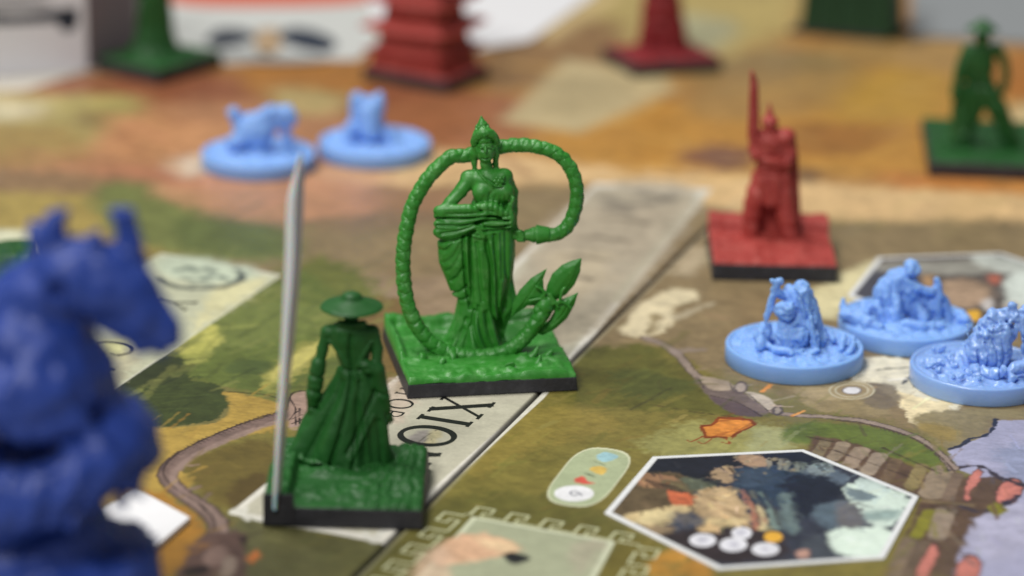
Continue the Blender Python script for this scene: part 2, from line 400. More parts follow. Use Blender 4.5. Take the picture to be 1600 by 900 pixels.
# white clouds / snow patches
B([(975, 505), (1010, 470), (1050, 452), (1085, 455), (1082, 470), (1050, 482), (1050, 505), (1030, 520), (1000, 526), (965, 520)], (218, 204, 168), .8, 1.2)
B([(1008, 520), (1020, 492), (1032, 498), (1020, 520)], (150, 134, 100), .8, .8)
B([(1060, 410), (1090, 385), (1105, 395), (1085, 425), (1060, 430)], (186, 170, 140), 2, 1.5, .9)
B([(1270, 455), (1330, 420), (1400, 400), (1400, 440), (1330, 480), (1300, 500), (1270, 490)], (212, 202, 158), 1.5, 1.4)
B([(1340, 560), (1440, 565), (1480, 590), (1500, 640), (1470, 640), (1440, 663), (1420, 650), (1400, 620), (1380, 600), (1330, 590)], (220, 212, 186), .7, 1.1)
B([(1375, 605), (1410, 612), (1450, 625), (1485, 628), (1480, 645), (1450, 650), (1438, 665), (1420, 655), (1405, 630)], (226, 210, 168), .4, .7)
B([(1260, 620), (1330, 618), (1390, 640), (1370, 650), (1270, 640)], (146, 130, 94), 1, 1)
B([(1355, 600), (1400, 606), (1402, 632), (1370, 638), (1345, 622)], (116, 104, 84), .8, 1, .9)
B([(1250, 600), (1330, 596), (1350, 612), (1300, 625), (1250, 618)], (166, 148, 112), 1, 1)
P.line([(1372, 578), (1400, 575), (1420, 574)], .5, (110, 104, 84), .3, .3)
P.line([(1410, 600), (1422, 590), (1430, 604)], .8, (84, 84, 80), .3, .4)
# olive grey plain right of the river
B([(1430, 655), (1500, 640), (1700, 640), (1700, 660), (1560, 655), (1545, 675), (1500, 700), (1480, 705)], (136, 124, 90), 1, 1)
B([(1440, 660), (1500, 672), (1490, 690), (1450, 680)], (148, 128, 70), 1, 1, .8)
# lilac sea
B([(1556, 657), (1740, 655), (1740, 980), (1460, 980), (1480, 860), (1500, 790), (1560, 785), (1590, 770), (1500, 735), (1480, 705), (1505, 695), (1540, 680)], (162, 162, 188), .35, .4, 1, .12, False)
B([(1560, 700), (1700, 690), (1700, 760), (1600, 760), (1570, 730)], (136, 144, 172), 2, 2, .8)
B([(1500, 800), (1600, 790), (1620, 850), (1540, 880)], (176, 174, 196), 3, 2, .7)
P.line([(1556, 655), (1552, 668), (1540, 680), (1515, 686), (1505, 695), (1482, 702)], .9, (44, 46, 62), .15, .4)
# roofs of the city: brown rows with terracotta ends
B([(1270, 680), (1330, 690), (1470, 745), (1560, 745), (1590, 765), (1560, 800), (1520, 810), (1500, 860), (1480, 960), (1360, 960), (1440, 780), (1260, 705)], (92, 72, 56), .5, .6, 1, .3, False)
def slat(a, b, w, col, wb=.2): P.line([a, b], w, col, .25, wb, 1, .3, False)
for a, b, w, c in [((1290, 690), (1275, 712), 2.2, (128, 114, 88)), ((1318, 694), (1302, 716), 2.4, (146, 130, 110)),
                   ((1346, 703), (1326, 728), 2.8, (150, 132, 114)), ((1374, 712), (1356, 738), 2.8, (156, 140, 122)),
                   ((1400, 720), (1385, 748), 2.2, (112, 92, 70)), ((1440, 728), (1424, 760), 2.4, (134, 120, 80)),
                   ((1474, 735), (1455, 772), 4.2, (140, 124, 104)), ((1496, 742), (1482, 778), 2.0, (118, 100, 84)),
                   ((1452, 800), (1432, 838), 2.2, (132, 128, 44)), ((1478, 798), (1464, 838), 3.2, (152, 136, 118)),
                   ((1420, 845), (1395, 900), 2.6, (118, 102, 84)), ((1446, 848), (1420, 900), 2.4, (104, 88, 72)),
                   ((1488, 845), (1470, 900), 2.4, (92, 74, 60)), ((1545, 752), (1532, 780), 2.6, (84, 66, 52))]:
    slat(a, b, w, c)
for a, b, w, c in [((1280, 695), (1420, 745), .35, (60, 46, 40)), ((1442, 782), (1520, 790), .8, (128, 110, 80)), ((1440, 790), (1510, 798), .4, (60, 44, 40)),
                   ((1425, 842), (1500, 842), .5, (52, 40, 36)), ((1380, 700), (1470, 740), .4, (64, 44, 36)), ((1260, 682), (1300, 690), .6, (66, 52, 36))]:
    slat(a, b, w, c)
for q in ([(1505, 775), (1512, 748), (1528, 728), (1536, 740), (1520, 765), (1510, 785)], [(1558, 770), (1570, 750), (1590, 748), (1600, 765), (1585, 785), (1560, 790)],
          [(1430, 900), (1445, 865), (1458, 845), (1468, 862), (1452, 892), (1440, 930)], [(1490, 900), (1505, 868), (1528, 868), (1536, 885), (1520, 920), (1490, 930)]):
    B(q, (74, 54, 50), .3, .5); B([(u * .86 + .14 * np.mean([a[0] for a in q]), v * .86 + .14 * np.mean([a[1] for a in q])) for u, v in q], (190, 118, 106), .3, .4, 1, .3)
P.line([(1500, 790), (1530, 800), (1560, 792), (1592, 775)], .9, (52, 48, 62), .3, .5)
P.line([(1475, 735), (1530, 728), (1560, 745), (1598, 758)], .9, (58, 50, 58), .3, .5)
B([(1545, 790), (1560, 786), (1572, 798), (1552, 806)], (128, 124, 40), .4, .4)
# great wall / road on the left
wall_l = [(490, 632), (455, 645), (395, 664), (335, 688), (285, 714), (262, 742), (280, 768), (320, 795), (342, 822), (330, 850), (300, 890), (280, 940)]
P.line(wall_l, 3.6, (58, 44, 40), .2, .3)
P.line(wall_l, 3.0, (118, 98, 90), .2, .3, 1, .25)
P.line([(u + 8, v + 5) for u, v in wall_l], 1.5, (144, 122, 112), .4, .3, .9, .2)
P.line([(u - 7, v - 6) for u, v in wall_l], .35, (56, 42, 38), .12, .15)
for i, (a, b) in enumerate(zip(catmull(wall_l[:6], 9)[:-1], catmull(wall_l[:6], 9)[1:])):
    P.line([(a[0] - 13, a[1] - 6), (a[0] - 2, a[1] - 3)], .28, (64, 48, 46), .1, .1, .8, smooth=False)
B([(300, 850), (360, 830), (385, 850), (370, 960), (270, 960)], (92, 70, 62), .6, .8)
B([(320, 860), (352, 852), (350, 880), (318, 884)], (130, 106, 96), .6, .8)
B([(292, 888), (322, 882), (320, 896), (290, 900)], (36, 24, 24), .6, .6)
B([(345, 880), (362, 868), (370, 885), (352, 905)], (146, 128, 114), .5, .6)
B([(378, 838), (388, 842), (384, 856), (374, 850)], (52, 36, 32), .6, .6)
B([(386, 872), (400, 858), (406, 868), (394, 880)], (204, 118, 58), .6, .5)
# palace knob behind the blade
B([(455, 620), (480, 612), (492, 640), (480, 668), (455, 670), (448, 645)], (158, 132, 118), .4, .4)
for q in ([(452, 622), (462, 640), (452, 656)], [(458, 648), (470, 640)], [(455, 655), (472, 648)], [(456, 662), (474, 655)], [(462, 640), (462, 664)], [(468, 638), (468, 662)]):
    P.line(q, .3, (50, 38, 34), .1, .1)
P.line([(448, 640), (456, 615), (482, 610)], .3, (50, 38, 34))
# wall on the right
wr = [(1008, 528), (1040, 540), (1065, 560), (1090, 588), (1130, 603), (1165, 622), (1200, 640), (1235, 648), (1300, 652), (1360, 660), (1420, 678), (1460, 702), (1490, 732)]
P.line(wr, 1.9, (66, 54, 50), .15, .3)
P.line(wr, 1.45, (146, 130, 118), .15, .3, 1, .25)
P.line([(u + 1, v + 4) for u, v in wr[8:]], .4, (80, 60, 54), .1, .1)
for a in catmull(wr[9:], 10): P.line([(a[0] - 1, a[1] + 2), (a[0] + 3, a[1] + 7)], .22, (70, 54, 48), .08, .05, .8, smooth=False)
B([(1085, 590), (1130, 600), (1160, 612), (1200, 640), (1180, 648), (1140, 640), (1110, 622)], (112, 98, 92), .4, .6)
B([(1110, 620), (1160, 632), (1190, 650), (1150, 648)], (92, 78, 80), .4, .5)
B([(1095, 588), (1140, 596), (1145, 610), (1108, 608)], (160, 144, 126), .3, .4)
B([(1146, 603), (1158, 595), (1170, 603), (1162, 615), (1150, 614)], (84, 72, 70), .3, .3)
B([(1149, 603), (1158, 598), (1166, 604), (1160, 612), (1152, 611)], (176, 160, 146), .3, .3)
B([(1165, 612), (1195, 618), (1212, 634), (1200, 640), (1182, 628)], (184, 172, 156), .3, .4)
B([(1205, 640), (1218, 632), (1226, 641), (1214, 650)], (78, 68, 66), .3, .3)
B([(1209, 640), (1217, 635), (1222, 641), (1214, 646)], (150, 138, 126), .3, .3)
for q in ([(1092, 592), (1100, 606)], [(1140, 598), (1146, 612)], [(1170, 616), (1200, 642)], [(1110, 618), (1150, 628), (1190, 650)]):
    P.line(q, .25, (54, 44, 42), .1, .1)
P.line([(1190, 612), (1204, 602)], .8, (214, 142, 70), .2, .3); P.line([(1238, 650), (1256, 642)], .8, (214, 150, 78), .2, .3)
# printed round marker with rings
for rr_, c_ in ((36, (196, 188, 160)), (33, (158, 140, 104)), (27, (196, 188, 160)), (24, (150, 132, 98)), (16, (120, 112, 106)), (13, (224, 222, 224))):
    P.oval(1331, 610, rr_, rr_ * .40, c_, .12, .05)
# land seen at the foot of the frame
B([(300, 930), (1500, 930), (1500, 1200), (-300, 1200), (-300, 960)], (112, 104, 56), 8, 5)
B([(-160, 366), (-20, 358), (60, 364), (82, 386), (60, 400), (-160, 400)], (206, 206, 176), 2, .5)
P.dabs(260, (600, 560, 1480, 905), 34, .8, -20, .28, .55, 3)
P.dabs(140, (150, 420, 620, 905), 34, .8, -25, .28, .55, 4)
P.dabs(150, (300, 300, 1600, 560), 60, 1.6, -10, .2, .5, 5)
P.dabs(90, (1250, 660, 1600, 900), 20, .6, 60, .25, .6, 6)
# ---- left name panel
PANL = [(440, 430), (252, 396), (-160, 600), (60, 690)]
def panel(Pn, base, fr):
    B(Pn, (222, 222, 206), .12, 0, 1, .02, False)
    cx = np.mean([a[0] for a in Pn]); cy = np.mean([a[1] for a in Pn])
    B([(u + (cx - u) * fr, v + (cy - v) * fr) for u, v in Pn], base, .12, 0, 1, .08, False)
panel(PANL, (190, 192, 164), .014)
B([(330, 450), (420, 432), (400, 452), (330, 500), (300, 520)], (214, 208, 160), 1.5, 2, .8)
B([(160, 535), (200, 530), (195, 560), (160, 560)], (206, 204, 146), 1.2, 1.2, .9)
B([(170, 560), (220, 540), (200, 590), (150, 615)], (176, 170, 142), 1.5, 1.5, .8)
B([(260, 400), (330, 405), (400, 420), (380, 440), (300, 440), (245, 425)], (184, 196, 174), 2, 1, .8)
for a0, a1, w in ((20, 175, 1.9), (-30, 25, 1.5)):
    P.line([(312 + 66 * math.cos(math.radians(a)), 431 + 20 * math.sin(math.radians(a))) for a in range(a0, a1, 12)], w, (64, 72, 70), .5, .5, .9)
for q in ([(272, 424), (288, 420)], [(296, 418), (306, 422)], [(322, 420), (334, 424)], [(284, 434), (296, 438)], [(318, 436), (330, 432)], [(300, 444), (330, 446)], [(344, 432), (352, 436)]):
    P.line(q, 1.5, (92, 104, 96), .6, .5, .8)
# ---- centre name panel, from the near corner to the far medallion
PANC = [(357, 803), (640, 572), (930, 285), (1112, 296), (850, 622), (601, 850)]
B(PANC, (222, 218, 206), .12, 0, 1, .02, False)
PIN = [(374, 800), (650, 574), (934, 292), (1094, 302), (838, 618), (592, 838)]
B(PIN, (190, 186, 166), .12, 0, 1, .06, False)
B([(880, 330), (1010, 320), (1060, 330), (940, 450), (850, 480), (830, 430)], (178, 162, 140), 3, 3, .7)
B([(800, 440), (934, 294), (1094, 304), (960, 490), (800, 560)], (172, 160, 138), 2, 2, .8)
B([(860, 400), (960, 400), (900, 470), (850, 480)], (190, 176, 148), 2, 2, .7)
B([(655, 690), (675, 672), (690, 676), (680, 694), (662, 696)], (200, 190, 152), .6, .5)
B([(640, 680), (668, 672), (664, 694), (640, 692)], (160, 152, 146), .6, .5)
P.line([(655, 690), (668, 680), (682, 672)], .2, (90, 84, 76), .1, .15)
P.line([(662, 690), (672, 684), (676, 690)], .15, (100, 94, 86), .1, .1)
B([(600, 600), (640, 590), (640, 640), (610, 660)], (184, 166, 150), 1.5, 1.5, .8)
B([(620, 590), (640, 580), (640, 600), (618, 612)], (150, 134, 110), .8, .8, .6)
for q in ([(945, 310), (985, 320), (1030, 316), (1052, 306)], [(950, 325), (980, 330)], [(1000, 300), (1040, 310)]):
    P.line(q, 3.2, (102, 96, 88), 1.6, 1.2, .7)
for i in range(5):
    u, v = 985 - 31 * i, 345 + 29 * i
    P.line([(u - 25, v - 4), (u + 28, v + 4)], 1.6, (104, 94, 80), 1.1, .8, .8)
    P.line([(u - 46, v - 3), (u - 36, v - 2)], 1.6, (118, 106, 88), 1.2, .8, .6)
P.line([(1104, 300), (1050, 360), (960, 470)], 1.4, (176, 170, 146), .6, .3, .6)
for q in ([(362, 800), (372, 796), (380, 804), (392, 806), (402, 812)], [(385, 795), (378, 806), (388, 812)], [(552, 838), (566, 834), (574, 842), (590, 838), (600, 826)], [(570, 832), (582, 846), (598, 844)], [(408, 812), (420, 816), (550, 836)]):
    P.line(q, .9, (216, 214, 202), .25, .3)
# dark fold between the board halves
SEAM = [(505, 960), (560, 890), (663, 797), (830, 633), (907, 558), (1010, 463), (1108, 335)]
s0, s1 = ground(560, 893)[:2], ground(1106, 352)[:2]
sdir = (s1 - s0) / np.linalg.norm(s1 - s0); snrm = np.array((-sdir[1], sdir[0]))
# widening pale strip on its near side
sdist = (P.x - s0[0]) * snrm[0] + (P.y - s0[1]) * snrm[1]
al = np.clip(1 - np.abs(sdist + 1.0) / .5, 0, 1)[:, None] * .3 * (P.y < 590)[:, None]
P.c = P.c * (1 - al) + lin((186, 184, 160))[None] * al
fade = np.clip((ground(1104, 318)[1] - P.y) / 14, 0, 1)
al = (np.clip(1.6 - np.abs(sdist) / .42, 0, 1) * fade)[:, None] * .92
P.c = P.c * (1 - al) + lin((40, 38, 34))[None] * al
# ---- small legend lozenge
def rounded(c4, k=.42, n=6):
    c4 = [np.array(c, float) for c in c4]; out = []
    for i in range(4):
        a, b, c = c4[i - 1], c4[i], c4[(i + 1) % 4]
        la, lc = np.linalg.norm(a - b), np.linalg.norm(c - b); m = min(la, lc) * k
        p, q = b + (a - b) / la * m, b + (c - b) / lc * m
        for j in range(n + 1):
            t = j / n; out.append((1 - t) ** 2 * p + 2 * t * (1 - t) * b + t * t * q)
    return out
loz = rounded([(908, 694), (1000, 708), (932, 797), (840, 783)])
B(loz, (206, 208, 176), .1, 0, 1, 0, False)
cx, cy = 920, 745.5
B([(cx + (u - cx) * .955, cy + (v - cy) * .955) for u, v in loz], (168, 178, 142), .1, 0, 1, .05, False)
P.oval(897, 771, 31, 12.5, (232, 232, 234), .1, .03)
P.line([(903, 772), (896, 774), (891, 770), (896, 767), (903, 769), (909, 774)], .32, (96, 96, 110), .1, .05)
for q, c in (([(897, 752), (908, 744), (918, 752), (930, 755), (912, 756)], (206, 70, 60)), ([(922, 732), (936, 728), (948, 734), (940, 742), (930, 738)], (214, 178, 84)), ([(930, 712), (946, 706), (966, 714), (950, 722), (936, 720)], (150, 190, 200))):
    B(q, c, .25, .35, .9, .2)
P.line([(929, 721), (946, 727)], .2, (70, 80, 60)); P.line([(914, 739), (929, 745)], .2, (70, 80, 60))
# ---- portrait plate and its key-pattern border
PL = [(738, 807), (962, 846), (900, 960), (600, 960)]
B(PL, (196, 200, 172), .15, 0, 1, 0, False)
B([(744, 811), (950, 848), (890, 960), (612, 960)], (158, 162, 134), .15, 0, .95, .06, False)
B([(690, 850), (745, 832), (800, 845), (815, 860), (780, 872), (700, 882), (680, 880)], (206, 166, 134), .8, .8)
B([(740, 838), (790, 845), (812, 852), (800, 868), (770, 862)], (216, 186, 148), .8, .8)
B([(640, 900), (690, 850), (700, 885), (680, 930)], (206, 176, 150), 1.2, 1, .7)
B([(784, 865), (805, 862), (822, 868), (826, 876), (805, 882), (790, 876)], (30, 30, 34), .4, .5)
B([(900, 850), (940, 850), (930, 880), (900, 900)], (170, 160, 140), 1.5, 1.5, .6)
KEYS = []
def key(a, b, n, side, w=.5, col=(176, 180, 136)):
    A = ground(*a)[:2]; Bb = ground(*b)[:2]; e = (Bb - A) / n; nn = np.array((-e[1], e[0])) / np.linalg.norm(e) * side
    pts = []
    for i in range(n):
        for s_, t_ in ((0, 0), (.12, 0), (.12, 1), (.62, 1), (.62, .45), (.42, .45), (.42, 0), (1, 0)): pts.append(A + e * (i + s_) + nn * t_ * 3.3)
    KEYS.append(np.array(pts))
key((728, 803), (1000, 852), 5, 1); key((728, 803), (560, 960), 6, -1); key((1000, 852), (930, 960), 4, 1)

# overall painted tone
P.c *= (1 + .10 * fbm2(P.x, P.y, 9, 40, 4) + .10 * fbm2(P.x * .6, P.y, 1.2, 44, 3))[:, None]
P.c = np.clip(P.c, .004, .9)
nR, nC = TY.shape
idx = np.arange(nR * nC).reshape(nR, nC)
quads = np.stack([idx[:-1, :-1], idx[:-1, 1:], idx[1:, 1:], idx[1:, :-1]], -1).reshape(-1, 4)
bz = -0.9 * np.exp(-(sdist / .38) ** 2) * fade
board = empty('game_board', (0, 500, 0), 'large unfolded game board printed with a painted map, lying under the miniatures', 'game board')
surf = mesh_ob('printed_surface', np.stack([bx, by - 500, bz], 1), quads, printed('board_print'), board, cols=P.c)
card_m = plastic('board_core', (70, 66, 60), 0.7)
def box_mesh(x0, x1, y0, y1, z0, z1):
    v = [(x, y, z) for z in (z0, z1) for y in (y0, y1) for x in (x0, x1)]
    return v, [(0, 2, 3, 1), (4, 5, 7, 6), (0, 1, 5, 4), (2, 6, 7, 3), (0, 4, 6, 2), (1, 3, 7, 5)]
ya, yb = rows_y.min(), rows_y.max()
tm = .42
cv = [(-tm * ya, ya, -2.5), (tm * ya, ya, -2.5), (tm * yb, yb, -2.5), (-tm * yb, yb, -2.5), (-tm * ya, ya, -1.1), (tm * ya, ya, -1.1), (tm * yb, yb, -1.1), (-tm * yb, yb, -1.1)]
mesh_ob('board_core', [(a, b - 500, c) for a, b, c in cv], [(0, 3, 2, 1), (4, 5, 6, 7), (0, 1, 5, 4), (1, 2, 6, 5), (2, 3, 7, 6), (3, 0, 4, 7)], card_m, board, False)

# ---- lettering: serif strokes, each letter a flat printed shape
INK = ink('black_ink', (26, 26, 24))
def ribbon(pts, w, closed=False):
    pts = np.asarray(pts, float); n = len(pts); V = []; Fc = []
    for i in range(n):
        a = pts[(i - 1) % n] if (closed or i > 0) else pts[i]; b = pts[(i + 1) % n] if (closed or i < n - 1) else pts[i]
        d = b - a; d /= max(np.linalg.norm(d), 1e-9); nn = np.array((-d[1], d[0]))
        ww = w[i] if hasattr(w, '__len__') else w
        V += [pts[i] + nn * ww / 2, pts[i] - nn * ww / 2]
    for i in range(n if closed else n - 1):
        j = (i + 1) % n; Fc.append((2 * i, 2 * i + 1, 2 * j + 1, 2 * j))
    return V, Fc
def oring(cx, cy, rx, ry, t, a0=0, a1=360, n=40):
    A = np.radians(np.linspace(a0, a1, n, endpoint=(a1 - a0 < 360)))
    return np.stack([cx + rx * np.cos(A), cy + ry * np.sin(A)], 1), [t * (.55 + .45 * abs(math.cos(a))) for a in A], (a1 - a0 >= 360)
GL = {
 'I': [([(.5, 0), (.5, 1)], .13), ([(.3, .02), (.7, .02)], .05), ([(.3, .98), (.7, .98)], .05)],
 'X': [([(.12, 0), (.88, 1)], .06), ([(.14, 1), (.86, 0)], .13), ([(0, .02), (.3, .02)], .05), ([(.7, .02), (1, .02)], .05), ([(0, .98), (.32, .98)], .05), ([(.7, .98), (1, .98)], .05)],
 'N': [([(.12, 0), (.12, 1)], .06), ([(.88, 0), (.88, 1)], .06), ([(.12, 1), (.88, 0)], .13), ([(0, .02), (.25, .02)], .05), ([(0, .98), (.2, .98)], .05), ([(.72, .98), (1, .98)], .05)],
 'H': [([(.15, 0), (.15, 1)], .1), ([(.85, 0), (.85, 1)], .1), ([(.15, .5), (.85, .5)], .05), ([(0, .02), (.3, .02)], .05), ([(.7, .02), (1, .02)], .05), ([(0, .98), (.3, .98)], .05), ([(.7, .98), (1, .98)], .05)],
 'R': [([(.15, 0), (.15, 1)], .1), ([(.15, .97), (.55, .97), (.78, .87), (.82, .74), (.74, .6), (.5, .52), (.15, .52)], .07), ([(.5, .52), (.95, 0)], .1), ([(0, .02), (.3, .02)], .05)],
 'Y': [([(.5, 0), (.5, .45), (.1, 1)], .1), ([(.5, .45), (.9, 1)], .06), ([(.3, .02), (.7, .02)], .05), ([(0, .98), (.3, .98)], .05), ([(.72, .98), (1, .98)], .05)],
 'A': [([(.08, 0), (.5, 1)], .06), ([(.5, 1), (.92, 0)], .12), ([(.25, .35), (.75, .35)], .05), ([(0, .02), (.25, .02)], .05), ([(.75, .02), (1, .02)], .05)],
}
def letter(ch, u, v, hgt, wid, rdir, weight=1.0, dz=.0):
    c = ground(u, v)[:2]; r = rdir; up = np.array((-r[1], r[0])); V = []; Fc = []
    if ch in 'OCG':
        st = [oring(.5, .5, .5, .5, .13)] if ch == 'O' else [oring(.5, .5, .5, .5, .12, 40, 320)]
        strokes = [(p, w, cl) for p, w, cl in st]
        if ch == 'G': strokes.append(([(.9, .05), (.9, .42), (.65, .42)], .08, False))
        if ch == 'C': strokes.append(([(.88, .82), (.88, .62)], .05, False))
    else: strokes = [(p, w, False) for p, w in GL[ch]]
    for i, (p, w, cl) in enumerate(strokes):
        p = np.asarray(p, float) - .5; p = p * (wid, hgt)
        ww = np.asarray(w) * hgt * weight * 1.3
        v_, f_ = ribbon(p, ww, cl); o = len(V)
        V += [(*(r * a + up * b), .02 + i * .004 + dz) for a, b in v_]; Fc += [tuple(k + o for k in f) for f in f_]
    me = mesh_ob('letter_' + ch.lower(), V, Fc, INK, None, False)
    me.location = Vector((c[0] * MM, (c[1] - 500) * MM, 0.0)); me.parent = board
    return me
rdirC = -sdir
letter('X', 721, 636, 9.4, 8.6, rdirC); letter('I', 695, 657, 9.4, 6.4, rdirC); letter('O', 667.5, 681, 9.2, 8.0, rdirC)
letter('N', 638, 712, 9.4, 6.4, rdirC)
letter('O', 625, 631, 4.4, 4.0, rdirC, .9); letter('R', 610, 646, 4.4, 3.2, rdirC, .9); letter('H', 640, 613, 4.4, 3.2, rdirC, .9)
dl = ground(150, 618)[:2] - ground(440, 430)[:2]; dl /= np.linalg.norm(dl)
letter('C', 175, 545, 7.6, 7.0, dl, .8); letter('Y', 272, 474, 7.4, 6.0, dl, .9); letter('A', 150, 573, 7.4, 5.6, dl, .8)

KEY_M = ink('pale_olive_ink', (186, 188, 150))
for Q in KEYS:
    Q = Q[np.concatenate([[True], np.linalg.norm(np.diff(Q, axis=0), axis=1) > .05])]
    d = np.diff(Q, axis=0); d /= np.linalg.norm(d, axis=1)[:, None]; bend = np.abs((d[1:] * d[:-1]).sum(1)) < .5
    v_, Fc = ribbon(Q, [.42] + [.42 * (1.40 if k else 1) for k in bend] + [.42]); V = [(a, b - 500, .014) for a, b in v_]
    mesh_ob('key_pattern_border', V, Fc, KEY_M, board, False)
# ---- hexagonal location tiles
def hex_tile(corners, label, paint, z=0.55, rim=.045, nr=175, na=170, mat=None):
    C = np.array([ground(u, v, z)[:2] for u, v in corners]); c0 = C.mean(0)
    ring = np.concatenate([C[i] + (C[(i + 1) % 6] - C[i]) * np.linspace(0, 1, na, endpoint=False)[:, None] for i in range(6)])
    rr = np.linspace(1, 0.02, nr)
    X = (c0 + (ring - c0) * rr[:, None, None]).reshape(-1, 2)
    Pt = Painter(X[:, 0], X[:, 1], (60, 66, 76), z)
    paint(Pt)
    inset = np.array([c0 + (q - c0) * (1 - rim) for q in C])
    sd = poly_sd(inset, Pt.x, Pt.y); a = np.clip(.5 + sd / .16, 0, 1)[:, None]
    Pt.c = Pt.c * (1 + .12 * fbm2(Pt.x, Pt.y, 1.5, 50, 3))[:, None]
    Pt.c = np.clip(Pt.c * (1 - a) + lin((226, 228, 228)) * a, .003, .85)
    t = empty('location_tile', (c0[0], c0[1], 0), label, 'hexagonal tile')
    n = 6 * na
    V = np.concatenate([X - c0, np.full((len(X), 1), z)], 1)
    ii = np.arange(nr * n).reshape(nr, n); jj = np.roll(ii, -1, 1)
    Fq = np.stack([ii[:-1], jj[:-1], jj[1:], ii[1:]], -1).reshape(-1, 4)
    side = np.concatenate([ring - c0, np.full((n, 1), 0.01)], 1)
    V = np.concatenate([V, side]); k = nr * n + np.arange(n)
    Fq = np.concatenate([Fq, np.stack([k, np.roll(k, -1), jj[0], ii[0]], -1)])
    cols = np.concatenate([Pt.c, np.tile(lin((190, 186, 176)), (n, 1))])
    cV = len(V); V = np.concatenate([V, [[0, 0, z]]]); cols = np.concatenate([cols, Pt.c[-1:]])
    last = ii[-1]; Fq = np.concatenate([Fq, np.stack([last[:-1:2], last[1::2], np.roll(last, -2)[::2], np.full(n // 2, cV)], -1)])
    mesh_ob('printed_tile', V, Fq, mat or printed('tile_print', .35), t, cols=cols)
    return t
def art_front(p):
    b = p.blob
    b([(960, 780), (1025, 715), (1250, 704), (1430, 776), (1378, 870), (1120, 886)], (52, 56, 68), .5, 0, 1, .3, False)
    b([(1000, 745), (1024, 715), (1240, 703), (1290, 722), (1200, 745), (1100, 760)], (26, 30, 40), .6, .8)
    b([(955, 805), (1000, 742), (1070, 745), (1090, 790), (1060, 800), (980, 806)], (92, 78, 56), .6, .8, 1, .5)
    b([(1000, 740), (1050, 745), (1062, 762), (1010, 762), (994, 755)], (142, 108, 80), .5, .6)
    b([(1045, 762), (1070, 764), (1085, 788), (1050, 788)], (198, 106, 70), .3, .3, 1, .35)
    b([(1035, 750), (1068, 755), (1074, 768), (1044, 764)], (104, 92, 66), .4, .5)
    b([(1068, 748), (1100, 752), (1120, 758), (1112, 772), (1082, 768)], (86, 92, 76), .6, .8)
    b([(1085, 770), (1120, 760), (1150, 768), (1170, 800), (1165, 822), (1120, 818), (1085, 806)], (186, 160, 122), .5, .9, 1, .35)
    b([(975, 805), (1040, 790), (1075, 792), (1085, 808), (1160, 812), (1140, 822), (1060, 818), (1020, 822), (990, 815)], (204, 182, 136), .5, .9, 1, .25)
    b([(1000, 800), (1050, 796), (1045, 816), (1010, 822)], (214, 196, 148), .6, .8)
    b([(1052, 800), (1098, 806), (1098, 822), (1060, 826)], (66, 70, 82), .8, .8, .9)
    b([(1000, 820), (1052, 822), (1050, 842), (1010, 836)], (150, 128, 96), .6, .8, .8)
    b([(1040, 832), (1200, 826), (1230, 870), (1120, 880), (1060, 862)], (50, 42, 44), .9, 1)
    b([(1088, 822), (1116, 818), (1120, 830), (1094, 830)], (206, 176, 130), .4, .5)
    b([(1140, 735), (1200, 725), (1260, 740), (1240, 790), (1180, 790), (1150, 770)], (44, 60, 78), .8, 1.2)
    b([(1160, 735), (1200, 730), (1210, 750), (1160, 760)], (62, 78, 96), .8, .8, .8)
    b([(1110, 738), (1136, 730), (1150, 745), (1140, 756), (1115, 750)], (176, 150, 118), .4, .7, .9)
    b([(1150, 712), (1190, 712), (1200, 728), (1165, 728)], (176, 146, 118), .4, .5, .9)
    for k in range(7):
        u = 1198 + (0, 17, 26, 44, 53, 70, 84)[k]
        b([(u, 718 + 2 * k), (u + 5 + 3 * (k % 3), 716 + 2 * k), (u + 8, 728 + 2.5 * k), (u + 1, 731 + 2 * k)], (140 - 8 * k, 134 - 4 * k, 120 - 2 * k), .3, .4)
    b([(1255, 735), (1295, 730), (1330, 748), (1300, 762), (1265, 752)], (92, 106, 120), .7, .9)
    b([(1262, 728), (1300, 725), (1296, 742), (1268, 742)], (134, 146, 148), .5, .7, .8)
    b([(1230, 745), (1290, 745), (1320, 765), (1290, 790), (1250, 810), (1220, 800)], (28, 34, 48), .8, 1.2)
    b([(1272, 795), (1290, 786), (1350, 785), (1350, 822), (1300, 830), (1275, 815)], (88, 104, 116), .6, .8)
    b([(1310, 788), (1352, 788), (1350, 820), (1310, 826)], (110, 102, 100), .8, .8, .7)
    b([(1320, 765), (1345, 752), (1420, 775), (1410, 810), (1370, 825), (1350, 800)], (206, 222, 210), .6, 1, 1, .12)
    b([(1335, 748), (1375, 752), (1390, 770), (1340, 765)], (190, 206, 200), .6, .9, .9, .15)
    b([(1322, 762), (1355, 768), (1375, 778), (1340, 782)], (96, 112, 122), .5, .7, .9)
    b([(1355, 800), (1410, 795), (1400, 812), (1360, 812)], (140, 162, 158), .8, .8, .9)
    b([(1290, 840), (1310, 826), (1395, 830), (1385, 870), (1330, 872), (1300, 858)], (216, 232, 218), .6, 1.1, 1, .1)
    b([(1255, 840), (1285, 835), (1300, 862), (1330, 875), (1250, 876)], (70, 76, 84), .8, 1)
    for k in range(3):
        p.line([(1160 + 14 * k, 766 + 2 * k), (1178 + 14 * k, 795 + 2 * k), (1184 + 14 * k, 824)], 1.2, ((176, 120, 96), (104, 106, 96), (120, 140, 132))[k], .5, .7, .9)
        p.line([(1166 + 14 * k, 768 + 2 * k), (1184 + 14 * k, 796 + 2 * k), (1190 + 14 * k, 820)], .7, (52, 46, 44), .4, .5, .8)
    b([(1215, 775), (1232, 770), (1240, 800), (1250, 830), (1226, 830)], (110, 128, 126), .7, .9, .8)
    p.line([(1185, 790), (1194, 815), (1192, 828)], .8, (216, 196, 150), .4, .4, .8)
